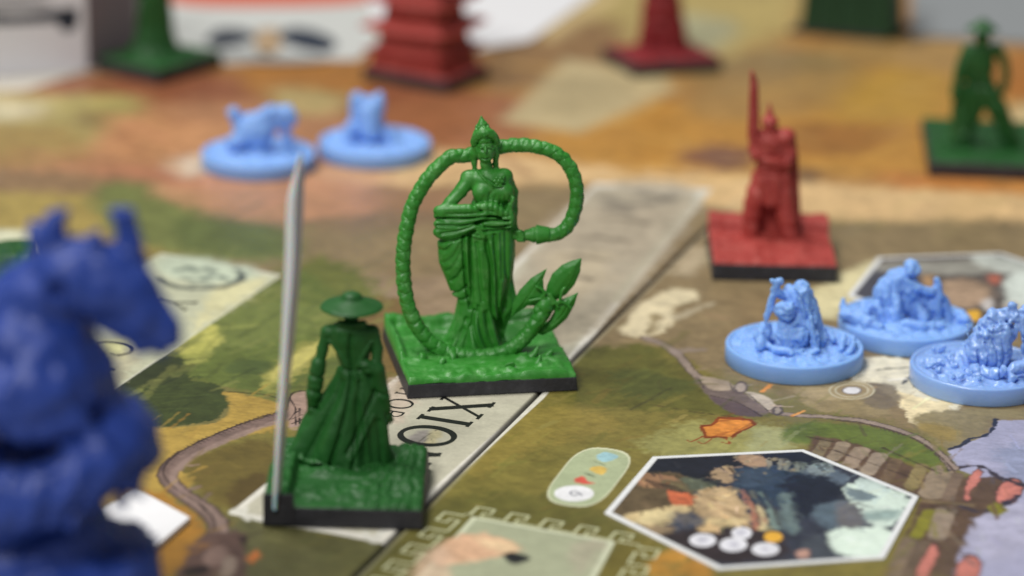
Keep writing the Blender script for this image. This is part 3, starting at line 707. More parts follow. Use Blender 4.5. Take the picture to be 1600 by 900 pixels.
    p.dabs(240, (960, 712, 1290, 870), 15, .55, 15, .5, .8, 8, 40)
    p.dabs(150, (1100, 712, 1420, 860), 18, .5, -5, .35, .7, 9, 25)
    p.dabs(90, (990, 712, 1260, 830), 9, .3, 60, .8, .8, 10, 40)
    for k in range(9): p.line([(1010 + 5 * k, 750 + k), (1030 + 6 * k, 764 + k)], .25, (58, 46, 38), .12, .15, .8)
    for k in range(14): p.oval(1095 + (k * 37) % 70, 772 + (k * 23) % 44, 2.2, 1.4, (140, 112, 84), .2, .2, .8)
    for k in range(12): p.oval(1150 + (k * 29) % 100, 714 + (k * 17) % 30, 4, 2.2, (150, 138, 112), .25, .3, .6)
    for u, v, ru, rv in ((1098, 844, 21, 10.5), (1146, 851, 22, 11), (1159, 833, 16, 9.5), (1196, 858, 22, 10.5)):
        p.oval(u, v, ru, rv, (222, 222, 228), .12, .05); p.blob([(u - 6, v - 3), (u + 4, v - 4), (u + 7, v + 2), (u - 3, v + 3)], (176, 176, 190), .4, .4, .7)
    p.oval(1208, 839, 15, 8.5, (226, 172, 62), .15, .08)
    b([(1245, 862), (1262, 858), (1262, 870), (1248, 872)], (196, 152, 134), .5, .5, .8)
hex_tile([(944.5, 800.9), (1019.8, 713.3), (1255.5, 702), (1435.7, 775.4), (1382, 872), (1123.7, 889.5)],
         'white-bordered hexagonal tile with a misty mountain painting and white discs, in the right foreground', art_front, z=.25)
def art_back(p):
    b = p.blob
    b([(1300, 500), (1360, 400), (1560, 398), (1680, 430), (1680, 540), (1400, 560)], (92, 84, 80), 1, 0, 1, .4, False)
    b([(1340, 445), (1370, 415), (1440, 430), (1440, 480), (1340, 480)], (74, 74, 84), 1.5, 1)
    b([(1375, 412), (1550, 408), (1580, 425), (1400, 428)], (160, 158, 148), 1.5, 1.5, .8)
    b([(1470, 440), (1510, 435), (1545, 445), (1550, 470), (1500, 480), (1470, 465)], (166, 140, 116), 1.2, 1.5, .9, .5)
    b([(1440, 432), (1458, 430), (1460, 445), (1444, 448)], (176, 140, 100), 1, 1)
    b([(1548, 428), (1564, 430), (1562, 444), (1548, 442)], (176, 100, 80), 1, 1)
    b([(1570, 435), (1620, 420), (1660, 440), (1660, 490), (1580, 480)], (206, 214, 206), 1, 1)
    b([(1520, 400), (1590, 405), (1620, 425), (1560, 425)], (190, 196, 188), 1, 1, .8)
    b([(1535, 470), (1550, 466), (1552, 482), (1538, 484)], (196, 190, 186), .8, .5)
    b([(1512, 486), (1530, 486), (1530, 500), (1514, 500)], (220, 170, 60), .6, .3)
    b([(1570, 475), (1590, 472), (1590, 488), (1572, 490)], (170, 160, 150), .8, .5)
hc = np.array([ground(u, v, .25)[:2] for u, v in [(944.5, 800.9), (1019.8, 713.3), (1255.5, 702), (1435.7, 775.4), (1382, 872), (1123.7, 889.5)]])
off = ground(1372, 402, .25)[:2] - hc[1]
def project(x, y, z):
    Z = y * cp - (z - CAM_H) * sp; U = y * sp + (z - CAM_H) * cp
    u, v = x / Z * F_PX, -U / Z * F_PX
    return 800 + u * cr - v * sr, 450 + u * sr + v * cr
hex_tile([project(q[0], q[1], .25) for q in hc + off],
         'white-bordered hexagonal tile half hidden behind the light blue round miniatures', art_back, z=.25, na=60, nr=90)
# ------------------------------------------------------------------ sculpting: distance fields turned into one continuous mesh
class Sculpt:
    def __init__(s, lo, hi, res):
        s.lo = np.array(lo, float); s.res = res
        n = np.ceil((np.array(hi, float) - s.lo) / res).astype(int) + 1
        s.n = n; s.ax = [(s.lo[i] + res * np.arange(n[i])).astype(np.float32) for i in range(3)]
        s.d = np.full(n, 4.0, np.float32)
    def win(s, lo, hi, pad):
        sl = []
        for i in range(3):
            a = int(max(0, math.floor((lo[i] - pad - s.lo[i]) / s.res))); b = int(min(s.n[i], math.ceil((hi[i] + pad - s.lo[i]) / s.res) + 1))
            if b <= a: return None
            sl.append(slice(a, b))
        return tuple(sl)
    def grid(s, w):
        return s.ax[0][w[0]][:, None, None], s.ax[1][w[1]][None, :, None], s.ax[2][w[2]][None, None, :]
    def put(s, lo, hi, f, k=0.3, mode='add'):
        w = s.win(lo, hi, k + 3 * s.res)
        if w is None: return
        d = f(*s.grid(w)); a = s.d[w]
        if mode == 'add':
            h = np.clip(.5 + .5 * (a - d) / k, 0, 1); s.d[w] = a * (1 - h) + d * h - k * h * (1 - h)
        elif mode == 'cut':
            h = np.clip(.5 + .5 * (a + d) / k, 0, 1); s.d[w] = a * h - d * (1 - h) + k * h * (1 - h) if False else np.maximum(a, -d)
        elif mode == 'offset':
            s.d[w] = a + d
    # --- shapes
    def cap(s, a, b, ra, rb=None, k=.3, mode='add', flat=1.0):
        rb = ra if rb is None else rb
        a = np.array(a, float); b = np.array(b, float); e = b - a; L = max((e * e).sum(), 1e-9); R = max(ra, rb)
        def f(x, y, z):
            px, py, pz = x - a[0], y - a[1], z - a[2]
            t = np.clip((px * e[0] + py * e[1] + pz * e[2]) / L, 0, 1)
            return np.sqrt((px - e[0] * t) ** 2 + ((py - e[1] * t) / flat) ** 2 + (pz - e[2] * t) ** 2) - (ra + (rb - ra) * t)
        s.put(np.minimum(a, b) - R, np.maximum(a, b) + R, f, k, mode)
    def path(s, pts, k=.3, smooth=0, mode='add', flat=1.0):
        """pts: (x, y, z, r)"""
        P = catmull(pts, smooth) if smooth else np.asarray(pts, float)
        for p, q in zip(P[:-1], P[1:]): s.cap(p[:3], q[:3], p[3], q[3], k, mode, flat)
    def ell(s, c, r, k=.3, rot=None, mode='add'):
        c = np.array(c, float); r = np.array(r, float); R = r.max()
        M = np.array(rot.to_3x3().inverted()) if rot is not None else None
        def f(x, y, z):
            p = [x - c[0], y - c[1], z - c[2]]
            if M is not None: p = [M[i, 0] * p[0] + M[i, 1] * p[1] + M[i, 2] * p[2] for i in range(3)]
            k0 = np.sqrt(sum((p[i] / r[i]) ** 2 for i in range(3))); k1 = np.sqrt(sum((p[i] / r[i] ** 2) ** 2 for i in range(3)))
            return k0 * (k0 - 1) / np.maximum(k1, 1e-6)
        s.put(c - R, c + R, f, k, mode)
    def box(s, c, h, rd=.1, k=.2, rot=None, mode='add'):
        c = np.array(c, float); h = np.array(h, float); R = np.linalg.norm(h)
        M = np.array(rot.to_3x3().inverted()) if rot is not None else None
        def f(x, y, z):
            p = [x - c[0], y - c[1], z - c[2]]
            if M is not None: p = [M[i, 0] * p[0] + M[i, 1] * p[1] + M[i, 2] * p[2] for i in range(3)]
            q = [np.abs(p[i]) - h[i] + rd for i in range(3)]
            return np.sqrt(sum(np.maximum(a, 0) ** 2 for a in q)) + np.minimum(np.maximum(np.maximum(q[0], q[1]), q[2]), 0) - rd
        s.put(c - (h if M is None else R), c + (h if M is None else R), f, k, mode)
    def lathe(s, c, prof, k=.2, mode='add', sx=1.0, sy=1.0, wav=None):
        """prof: (r, z) outline closed on the axis"""
        Pp = [(-a, b) for a, b in prof[::-1]] + list(prof); R = max(a for a, b in prof) * max(sx, sy); zz = [b for a, b in prof]
        def f(x, y, z):
            X, Y = (x - c[0]) / sx, (y - c[1]) / sy
            r = np.sqrt(X ** 2 + Y ** 2)
            if wav is not None: r = r / (1 + wav(np.arctan2(Y, X)))
            r = np.broadcast_to(r, np.broadcast(r, z).shape); zb = np.broadcast_to(z - c[2], r.shape)
            return poly_sd(Pp, r, zb) * min(sx, sy, 1)
        s.put((c[0] - R * 1.2, c[1] - R * 1.2, c[2] + min(zz)), (c[0] + R * 1.2, c[1] + R * 1.2, c[2] + max(zz)), f, k, mode)
    def drape(s, rows, fold=None, k=.3, mode='add'):
        """cloth column: rows of (z, cx, cy, rx, ry), fold(theta, z) relative swelling"""
        R = np.array(sorted(rows), float)
        def f(x, y, z):
            zz = z[0, 0]; g = [np.interp(zz, R[:, 0], R[:, i])[None, None, :] for i in (1, 2, 3, 4)]
            X, Y = (x - g[0]) / g[2], (y - g[1]) / g[3]
            r = np.sqrt(X * X + Y * Y); th = np.arctan2(X, -Y)          # 0 = towards the viewer, + = to the right
            if fold is not None: r = r / (1 + fold(th, zz[None, None, :] + 0 * r))
            d = (r - 1) * np.minimum(g[2], g[3]) * .85
            return np.maximum(d, np.maximum(zz[None, None, :] - R[-1, 0], R[0, 0] - zz[None, None, :]))
        m = max(R[:, 3].max(), R[:, 4].max()) * 1.25
        s.put((R[:, 1].min() - m, R[:, 2].min() - m, R[0, 0]), (R[:, 1].max() + m, R[:, 2].max() + m, R[-1, 0]), f, k, mode)
    def sheet(s, P, y0, th, k=.15, bevel_=.6, mode='add', tilt=0.0, ridge=0.0):
        """flat-ish blade standing in the x-z plane"""
        P = np.asarray(P, float); lo = P.min(0); hi = P.max(0); cx = P[:, 0].mean()
        def f(x, y, z):
            X = np.broadcast_to(x, (x.shape[0], 1, z.shape[2])); Z = np.broadcast_to(z, X.shape)
            sd = poly_sd(P, X[:, 0, :], Z[:, 0, :])[:, None, :]
            t = th * np.clip(-sd / bevel_, .15, 1) + ridge * np.clip(-sd - bevel_, 0, 9)
            yy = y0 + tilt * (X - cx)
            return np.maximum(sd, (np.abs(y - yy) - t) * .8)
        s.put((lo[0], y0 - th - abs(tilt) * 9 - 1, lo[1]), (hi[0], y0 + th + abs(tilt) * 9 + 1, hi[1]), f, k, mode)
    def relief(s, P, w, amp, ymax=0.0, ymin=-99, closed=False, smooth=6):
        """groove (amp > 0) or raised seam (amp < 0) along a line in the x-z plane, on the side facing the viewer"""
        P = np.asarray(P, float)
        if smooth and len(P) > 2: P = catmull(P, smooth, closed)
        if closed: P = np.vstack([P, P[:1]])
        lo = P.min(0) - 2.5 * w; hi = P.max(0) + 2.5 * w
        def f(x, y, z):
            X = np.broadcast_to(x, (x.shape[0], 1, z.shape[2]))[:, 0, :]; Z = np.broadcast_to(z, (x.shape[0], 1, z.shape[2]))[:, 0, :]
            d = line_sd(P, X, Z)
            return (amp * np.exp(-(d / w) ** 2)).astype(np.float32)[:, None, :] * np.clip((ymax - y) / .3, 0, 1)
        s.put((lo[0], max(ymin, s.lo[1]), lo[1]), (hi[0], ymax, hi[1]), f, 0.01, 'offset')
    def bump(s, size, amp, k=0, zr=None):
        w = (slice(None),) * 3
        x, y, z = s.grid(w); a = s.d
        m = np.abs(a) < 1.2
        ix, iy, iz = np.nonzero(m)
        nz = noise3(s.ax[0][ix], s.ax[1][iy], s.ax[2][iz], size, k) * 2 * amp
        if zr is not None: nz = nz * np.clip((zr[1] - s.ax[2][iz]) / .5, 0, 1) * np.clip((s.ax[2][iz] - zr[0]) / .3, 0, 1)
        a[ix, iy, iz] += nz
    # --- surface nets
    def mesh(s, name, mat, parent=None, cut_z=None):
        d = s.d
        if cut_z is not None: d = np.maximum(d, (cut_z - s.ax[2])[None, None, :])
        d = np.pad(d, 1, constant_values=2.0); org = s.lo - s.res
        ins = d < 0
        o = [(0, 0, 0), (1, 0, 0), (0, 1, 0), (1, 1, 0), (0, 0, 1), (1, 0, 1), (0, 1, 1), (1, 1, 1)]
        nx, ny, nz = d.shape
        cnt = sum(ins[a:nx - 1 + a, b:ny - 1 + b, c:nz - 1 + c].astype(np.int8) for a, b, c in o)
        act = (cnt > 0) & (cnt < 8)
        I = np.stack(np.nonzero(act), 1); idm = np.full(act.shape, -1, np.int32); idm[tuple(I.T)] = np.arange(len(I))
        acc = np.zeros((len(I), 3)); num = np.zeros(len(I))
        for i in range(8):
            for j in range(i + 1, 8):
                di = np.subtract(o[j], o[i])
                if np.abs(di).sum() != 1: continue
                A = I + o[i]; B_ = I + o[j]
                va = d[tuple(A.T)]; vb = d[tuple(B_.T)]; m = (va < 0) != (vb < 0)
                t = np.where(m, va / np.where(m, va - vb, 1), 0)
                acc += (m[:, None]) * (np.array(o[i]) + di * t[:, None]); num += m
        V = (I + acc / num[:, None]) * s.res + org
        F = []
        for ax in range(3):
            u, v = (ax + 1) % 3, (ax + 2) % 3
            sl0 = [slice(1, -1)] * 3; sl1 = [slice(1, -1)] * 3
            sl0[ax] = slice(0, d.shape[ax] - 1); sl1[ax] = slice(1, d.shape[ax])
            a = ins[tuple(sl0)]; b = ins[tuple(sl1)]
            for flip, m in ((False, a & ~b), (True, ~a & b)):
                E_ = np.stack(np.nonzero(m), 1)
                E_[:, u] += 1; E_[:, v] += 1
                def c(du, dv):
                    q = E_.copy(); q[:, u] -= du; q[:, v] -= dv; return idm[tuple(q.T)]
                q = np.stack([c(1, 1), c(0, 1), c(0, 0), c(1, 0)], 1)
                F.append(q[:, ::-1] if flip else q)
        F = np.concatenate(F)
        return mesh_ob(name, V, F, mat, parent, True)

def tube(name, pts, rad, mat, parent, seg=20, braid=0.0, per=2.2, flat=1.0, ends=True):
    """tube along pts; braid raises an overlapping plaited pattern"""
    P_ = np.asarray(pts, float); n = len(P_)
    T = np.gradient(P_, axis=0); T /= np.linalg.norm(T, axis=1)[:, None]
    L = np.concatenate([[0], np.cumsum(np.linalg.norm(np.diff(P_, axis=0), axis=1))])
    ref = np.array((0, 1.0, 0)); V = []
    r_ = rad if hasattr(rad, '__len__') else np.full(n, rad)
    for i in range(n):
        b = np.cross(T[i], ref); b /= np.linalg.norm(b); c = np.cross(b, T[i])
        th = np.arange(seg) / seg * 2 * math.pi
        rr = np.full(seg, r_[i])
        if braid:
            a1 = (L[i] / per + th / (2 * math.pi) * 1) % 1.0; a2 = (L[i] / per - th / (2 * math.pi) * 2 + .3) % 1.0
            h1 = np.abs(np.sin(a1 * math.pi)) ** .5; h2 = np.abs(np.sin(a2 * math.pi)) ** .5
            over = np.sin(2 * math.pi * (a1 - a2)) > 0
            h = np.where(over, h1, h2) * .55 + .45 * np.minimum(h1, h2)
            rr = rr * (1 - braid + braid * 1.35 * h + braid * 1.1 * noise3(L[i] + 0 * th, np.cos(th) * 2 + 9, np.sin(th) * 2 + 9, .7, 1))
        V.append(P_[i] + (np.cos(th) * rr)[:, None] * b + (np.sin(th) * rr * flat)[:, None] * c)
    V = np.concatenate(V); ii = np.arange(n * seg).reshape(n, seg); jj = np.roll(ii, -1, 1)
    F = [tuple(q) for q in np.stack([ii[:-1], jj[:-1], jj[1:], ii[1:]], -1).reshape(-1, 4)]
    if ends: F += [tuple(ii[0][::-1]), tuple(ii[-1])]
    return mesh_ob(name, V, F, mat, parent)

def resample(pts, step):
    P_ = catmull(pts, 24); L = np.concatenate([[0], np.cumsum(np.linalg.norm(np.diff(P_[:, :3], axis=0), axis=1))])
    t = np.arange(0, L[-1], step); return np.stack([np.interp(t, L, P_[:, i]) for i in range(P_.shape[1])], 1)

class Fig:
    """a miniature standing at ground point (X, Y); px() turns a spot of the photograph into its own upright plane"""
    def __init__(s, name, u, v, label, cat='miniature', group=None, zbase=0.0):
        g = ground(u, v, 0); s.X, s.Y = g[0], g[1]
        s.root = empty(name, (s.X, s.Y, 0), label, cat, group)
        s.mm = math.hypot(s.Y, CAM_H) / F_PX           # mm per photo pixel here
    def px(s, u, v, dy=0.0):
        p = upright(u, v, s.Y + dy); return np.array((p[0] - s.X, dy, p[2]))
    def pr(s, u, v, r, dy=0.0):
        p = s.px(u, v, dy); return (p[0], p[1], p[2], r * s.mm)
    def xz(s, P, dy=0.0): return [(s.px(u, v, dy)[0], s.px(u, v, dy)[2]) for u, v in P]
    def loc(s, g): return (g[0] - s.X, g[1] - s.Y, g[2] if len(g) > 2 else 0)

def terrain(fig, corners, z0, hfn, mat, name='sculpted_ground', n=90, colour=None, drop=.6):
    """relief slab over the quad `corners` (local x, y; near-left, near-right, far-right, far-left); its skirt runs down over the base"""
    c = np.array(corners, float); t = np.linspace(0, 1, n)
    A, B_ = np.meshgrid(t, t, indexing='ij')            # A: left-right, B: near-far
    X = (c[0] * ((1 - A) * (1 - B_))[..., None] + c[1] * (A * (1 - B_))[..., None] + c[2] * (A * B_)[..., None] + c[3] * ((1 - A) * B_)[..., None])
    Z = z0 + hfn(A, B_, X[..., 0], X[..., 1])
    V = np.concatenate([X.reshape(-1, 2), Z.reshape(-1, 1)], 1)
    ii = np.arange(n * n).reshape(n, n)
    F = list(map(tuple, np.stack([ii[:-1, :-1], ii[1:, :-1], ii[1:, 1:], ii[:-1, 1:]], -1).reshape(-1, 4)))
    ring = np.concatenate([ii[:, 0], ii[-1, 1:], ii[::-1, -1][1:], ii[0, ::-1][1:-1]])
    m = len(ring); cen = c.mean(0); sk = []
    for q, k in enumerate(ring):
        dz = drop * (.55 + .6 * noise2(q * .9, 3.3, 5, 4) + .3 * noise2(q * 1.0, 8.3, 1.7, 2))
        d = V[k, :2] - cen; sk.append((*(V[k, :2] + d / np.linalg.norm(d) * .10), z0 - dz))
    V = np.concatenate([V, sk]); o = n * n
    F += [(ring[(q + 1) % m], ring[q], o + q, o + (q + 1) % m) for q in range(m)]
    return mesh_ob(name, V, F, mat, fig.root)

def square_base(fig, near_l, near_r, hgt, mat, name='base', depth=None):
    """black base from the two near bottom corners seen in the photograph"""
    a, b = ground(*near_l)[:2], ground(*near_r)[:2]; e = b - a; S = np.linalg.norm(e); e /= S; nn = np.array((-e[1], e[0])); D = depth or S
    c = [a, a + e * S, a + e * S + nn * D, a + nn * D]; c = [q - (fig.X, fig.Y) for q in c]
    cen = sum(c) / 4
    V = [(*q, .03) for q in c] + [(*(cen + (q - cen) * .985), hgt) for q in c]
    o = mesh_ob(name, V, [(3, 2, 1, 0), (4, 5, 6, 7), (0, 1, 5, 4), (1, 2, 6, 5), (2, 3, 7, 6), (3, 0, 4, 7)], mat, fig.root, False)
    bevel(o, .25, 2)
    return [cen + (q - cen) * .975 for q in c], e
# ------------------------------------------------------------------ paints of the miniatures
GREEN = plastic('bright_green_primer', (46, 130, 38), .42, .6, .16, pale=(120, 182, 108), pale_amt=.42, bump=.35, grain=.5)
GREEN_D = plastic('deep_green_primer', (26, 78, 30), .5, .45, .14, pale=(52, 132, 62), pale_amt=.4, bump=.3, grain=.5)
RED = plastic('red_primer', (164, 64, 58), .52, .35, .16, pale=(204, 116, 104), pale_amt=.5, bump=.3)
BLACK = plastic('black_base_plastic', (48, 48, 53), .5, .4, .15, pale=(92, 92, 98), pale_amt=.3, bump=.4, grain=.8)
LBLUE = plastic('light_blue_plastic', (134, 176, 238), .48, .42, .06, sss=.35, sss_col=(.25, .6, 1.0), bump=.2)
LBLUE_W = plastic('light_blue_plastic_glossy', (140, 176, 236), .34, .55, .06, sss=.3, sss_col=(.25, .6, 1.0), bump=.3, coat=.35)
DBLUE = plastic('deep_blue_plastic', (36, 62, 140), .42, .45, .16, sss=.1, sss_col=(.2, .4, 1.0), bump=.2)

H = Fig('robed_woman_miniature', 748, 566, 'bright green miniature of a crowned robed woman ringed by a braided whip', 'miniature')
hq, he = square_base(H, (636, 624), (903, 611), 2.6, BLACK)
def hero_ground(A, B_, x, y):
    z = .35 + .8 * fbm2(x, y, 5.0, 5, 3) + .3 * fbm2(x, y * 1.6, 1.8, 9, 3)
    z = z - 1.3 * np.clip(1.2 - np.hypot((A - .27) / .17, (B_ - .78) / .1), 0, 1)
    for cx, cy, a, w in ((.12, .55, .3, .16), (.88, .22, .5, .18), (.72, .12, .35, .12), (.30, .10, .25, .15)):
        z = z + a * np.exp(-((A - cx) ** 2 + (B_ - cy) ** 2) / w ** 2)
    # raised rim wall along the far and left sides, sunken pit behind the robe
    rim = np.clip((B_ - .90) / .03, 0, 1) + np.clip((.05 - A) / .03, 0, 1) * (B_ > .35)
    z = z + 1.3 * np.clip(rim, 0, 1)
    # swirls
    for cx, cy in ((.45, .07), (.62, .06), (.25, .06), (.82, .10)):
        r = np.hypot(A - cx, (B_ - cy) * 1.2); z = z + .30 * np.sin(r * 75) * np.exp(-(r / .09) ** 2)
    return np.maximum(z, -.62)
terrain(H, hq, 3.3, hero_ground, GREEN, drop=.75)

S = Sculpt((-8.5, -5.5, 2.0), (8.5, 5.5, 43), .135)
p = H.px
# --- gown
def hem(th, z):
    low = np.clip((17 - z) / 11, 0, 1)
    return low * (.09 * np.sin(th * 7 + .5 + z * .12) + .02 * np.sin(th * 13 + 1.0 + z * .2)) + .006 * np.sin(th * 9 + z * .2) * np.clip((z - 8) / 6, 0, 1)
def row(v, ul, ur, ry, cy=0.0):
    a, b = p(ul, v, cy), p(ur, v, cy)
    return ((a[2] + b[2]) / 2, (a[0] + b[0]) / 2, cy, (b[0] - a[0]) / 2, ry)
S.drape([row(566, 672, 800, 5.2, -.4), row(555, 676, 796, 5.0, -.4), row(540, 690, 790, 4.4, -.4), row(520, 702, 784, 4.0, -.3), row(500, 710, 782, 3.6, -.2),
         row(470, 715, 788, 3.2), row(430, 712, 800, 3.1), row(390, 712, 804, 3.1), row(350, 720, 804, 3.0), row(330, 728, 804, 2.9)], hem, .3)
# train sweeping to the right
S.sheet(H.xz([(778, 350), (800, 352), (804, 400), (800, 430), (806, 460), (812, 480), (796, 500), (786, 528), (778, 500), (772, 430)]), .4, .9, .5, 1.2)
# --- cloak hanging on the left
S.drape([row(478, 722, 742, 1.2, -.9), row(460, 706, 744, 1.6, -1.0), row(430, 694, 746, 2.0, -1.0), row(410, 686, 745, 2.4, -1.0), row(390, 684, 744, 2.5, -.9),
         row(360, 681, 742, 2.6, -.8), row(340, 680, 745, 2.7, -.8), row(330, 682, 750, 2.6, -.8)], lambda th, z: .012 * np.sin(th * 3 + z * .35), .25)
# roll of cloth over the forearm
roll = [(684, 329), (700, 327), (735, 326), (765, 323), (776, 326), (784, 331)]
S.path([H.pr(u, v, 7, -3.1 + abs(u - 735) * .012) for u, v in roll], .25, 4)
S.path([H.pr(u, v, 5.5, -3.2 + abs(u - 735) * .012) for u, v in [(683, 337), (720, 338), (745, 336), (775, 333), (792, 333)]], .2, 4)
S.path([H.pr(u, v, 6.5, -2.9) for u, v in [(684, 350), (705, 352), (730, 346), (750, 338), (760, 332)]], .3, 4)
S.path([H.pr(u, v, 7.5, -2.7) for u, v in [(684, 362), (700, 364), (718, 358), (738, 350)]], .35, 4)
S.path([H.pr(u, v, 4.2, -3.0) for u, v in [(686, 368), (702, 363), (722, 360), (742, 352)]], .2, 4)
S.path([H.pr(u, v, 4, -2.75) for u, v in [(756, 343), (775, 344), (795, 342)]], .25, 4)
S.path([H.pr(u, v, 4, -2.7) for u, v in [(758, 349), (775, 350), (796, 347)]], .25, 4)
# knot and sash end at the right hip
S.path([H.pr(u, v, r, -2.2) for u, v, r in [(802, 310, 3), (796, 325, 4), (798, 340, 6), (795, 352, 6), (790, 358, 4)]], .3, 3)
# sash rosette
for q in ([(738, 356), (750, 360), (758, 367)], [(738, 361), (748, 364), (756, 371)], [(738, 367), (746, 370), (752, 371)], [(738, 352), (750, 355), (760, 361)]):
    S.path([H.pr(u, v, 2.6, -3.0) for u, v in q], .12, 3)
# --- torso
S.ell(p(762, 322, -.1), (3.0, 2.3, 2.4), .8)
S.ell(p(766, 300, -.2), (3.15, 2.2, 3.0), 1.0)
S.ell(p(764, 280, 0), (3.7, 1.95, 2.0), 1.0)
S.ell(p(753, 301, -1.35), (1.75, 1.5, 1.75), .55)      # chest
S.ell(p(787, 300, -1.25), (1.9, 1.5, 1.85), .55)
S.ell(p(791, 312, .2), (1.3, 1.6, 3.2), .6); S.ell(p(733, 277, .1), (1.55, 1.4, 1.35), .7)          # shoulders
S.ell(p(788, 274, .1), (1.45, 1.4, 1.3), .7)
# arm to our left
S.path([H.pr(734, 279, 12.0, 0), H.pr(722, 296, 11.0, -.7), H.pr(704, 316, 9.5, -1.7), H.pr(694, 328, 8.5, -2.3), H.pr(690, 334, 9, -2.5)], .35)
# forearm inside the roll and the far arm hidden behind the body, reaching for the whip
S.path([H.pr(790, 276, 10.5, .3), H.pr(800, 300, 9, 1.2), H.pr(801, 330, 8, 1.0), H.pr(800, 352, 7, .2), H.pr(806, 365, 6.5, -.2), H.pr(813, 368, 7.5, -.2)], .4)
for i, (u, v) in enumerate([(812, 362), (815, 366), (816, 370), (815, 375)]):
    S.path([H.pr(u - 5, v, 3.0, -1.1), H.pr(u + 1, v, 3.0, -1.25), H.pr(u + 4, v + 1, 2.6, -.6), H.pr(u + 3, v + 1, 2.4, .2)], .1)
# neck and head
S.path([H.pr(762, 270, 9.5, .1), H.pr(759, 256, 8.0, -.1), H.pr(758, 246, 8.0, -.1)], .4)
S.ell(p(758.5, 234, -.45), (1.72, 1.75, 2.15), .35)
S.ell(p(759, 244, -.9), (1.15, 1.05, 1.05), .5)         # jaw
# hair falling behind on both sides
S.path([H.pr(744, 226, 6.5, .1), H.pr(742, 240, 6.0, .3), H.pr(741, 254, 4.5, .6), H.pr(742, 268, 3.5, .6)], .3)
S.path([H.pr(773, 226, 6.0, .1), H.pr(775, 242, 5, .3), H.pr(774, 256, 4, .5), H.pr(777, 266, 3, .6)], .3)
# face relief: brows, eye sockets, nose, lips, chin
fy = -.6
S.relief(H.xz([(747.5, 229), (752, 228.5), (756, 230.5)]), .28, .26, fy); S.relief(H.xz([(762, 229.5), (766, 227.5), (770, 228)]), .28, .26, fy)
S.ell(p(752.2, 231, -2.02), (.34, .22, .20), .08); S.ell(p(765.6, 230, -2.02), (.34, .22, .20), .08)
S.path([H.pr(758.3, 228, 1.6, -2.0), H.pr(758.6, 234, 2.1, -2.28), H.pr(758.8, 237, 2.7, -2.35)], .2)
S.relief(H.xz([(753.5, 243.2), (758.8, 243.8), (764, 242.6)]), .15, .3, fy)
S.path([H.pr(755, 242, 1.3, -1.95), H.pr(759, 241.4, 1.5, -2.12), H.pr(763, 241.6, 1.3, -1.95)], .1); S.path([H.pr(756, 245.4, 1.4, -1.92), H.pr(759, 245.8, 1.7, -2.05), H.pr(762, 245, 1.4, -1.92)], .1)
S.relief(H.xz([(749, 236), (753, 240), (753, 245)]), .35, .08, fy)
# --- bodice and garment lines, carved
for q, w, a in [([(733, 300), (738, 308), (744, 316), (752, 320)], .35, .35),
                ([(756, 300), (752, 312), (754, 322)], .25, .10), ([(766, 296), (764, 312), (765, 322)], .25, .14), ([(774, 300), (772, 314), (770, 326)], .25, .14),
                ([(782, 300), (781, 314), (779, 328)], .25, .16), ([(790, 300), (789, 314), (788, 330)], .25, .14), ([(797, 300), (797, 316), (795, 330)], .25, .14),
                ([(770, 280), (772, 290), (766, 298)], .3, .12),
                ([(684, 332.5), (735, 331.5), (765, 329), (783, 334)], .22, .5), ([(684, 343), (725, 343), (755, 337), (795, 337)], .25, .5),
                ([(758, 346.5), (778, 347.5), (797, 345)], .18, .4), ([(757, 353), (775, 353), (798, 351)], .25, .4),
                ([(690, 356), (715, 352), (740, 344), (752, 338)], .25, .4), ([(686, 371), (705, 368), (728, 361), (742, 353)], .3, .5),
                ([(724, 362), (725, 390), (727, 420), (730, 450), (735, 474)], .26, .55), ([(735, 362), (735, 390), (737, 420), (738, 450), (735, 472)], .26, .5),
                ([(745, 372), (748, 400), (750, 430), (754, 462)], .3, .30),
                ([(760, 368), (762, 385), (767, 405), (768, 430), (768, 450), (770, 480), (778, 510), (784, 530)], .34, .75),
                ([(773, 360), (775, 400), (778, 440), (777, 480), (783, 515)], .35, .45),
                ([(790, 356), (790, 400), (792, 440), (788, 480)], .35, .25), ([(783, 358), (784, 390), (784, 430)], .25, .18),
                ([(690, 385), (697, 384), (706, 376), (712, 368)], .4, .22), ([(694, 404), (702, 399), (712, 388), (720, 372)], .4, .2),
                ([(700, 416), (708, 409), (716, 396), (722, 380)], .35, .18), ([(706, 432), (716, 424), (724, 410)], .35, .25),
                ([(708, 452), (720, 448), (729, 440)], .3, .35), ([(712, 462), (722, 462), (731, 458)], .3, .35),
                ([(742, 478), (740, 500), (746, 520), (754, 538), (757, 545)], .42, .8), ([(748, 470), (750, 495), (756, 520), (766, 542)], .3, .4),
                ([(760, 480), (764, 505), (772, 528), (776, 540)], .4, .55), ([(730, 490), (722, 505), (708, 525), (690, 545)], .4, .45),
                ([(726, 505), (716, 525), (708, 545)], .3, .35), ([(735, 500), (728, 525), (722, 550)], .3, .25)]:
    S.relief(H.xz(q), w, a, .6)
for q, w, a in [([(741, 480), (744, 505), (752, 530), (762, 545)], .4, -.35), ([(730, 365), (731, 400), (733, 440)], .3, -.22), ([(768, 372), (772, 400), (773, 440), (774, 480), (782, 512)], .35, -.28),
                ([(692, 379), (698, 377), (702, 372)], .4, -.1),
                ([(725, 498), (712, 520), (698, 540)], .4, -.25), ([(752, 384), (753, 410), (757, 440)], .5, -.2)]:
    S.relief(H.xz(q), w, a, .6)
# necklace chain and flower pendant
S.relief(H.xz([(744, 262), (752, 270), (762, 279), (772, 288)]), .14, -.28, .3)
S.bump(1.8, .035, 2); S.bump(.6, .02, 4)
body = S.mesh('robed_figure', GREEN, H.root)
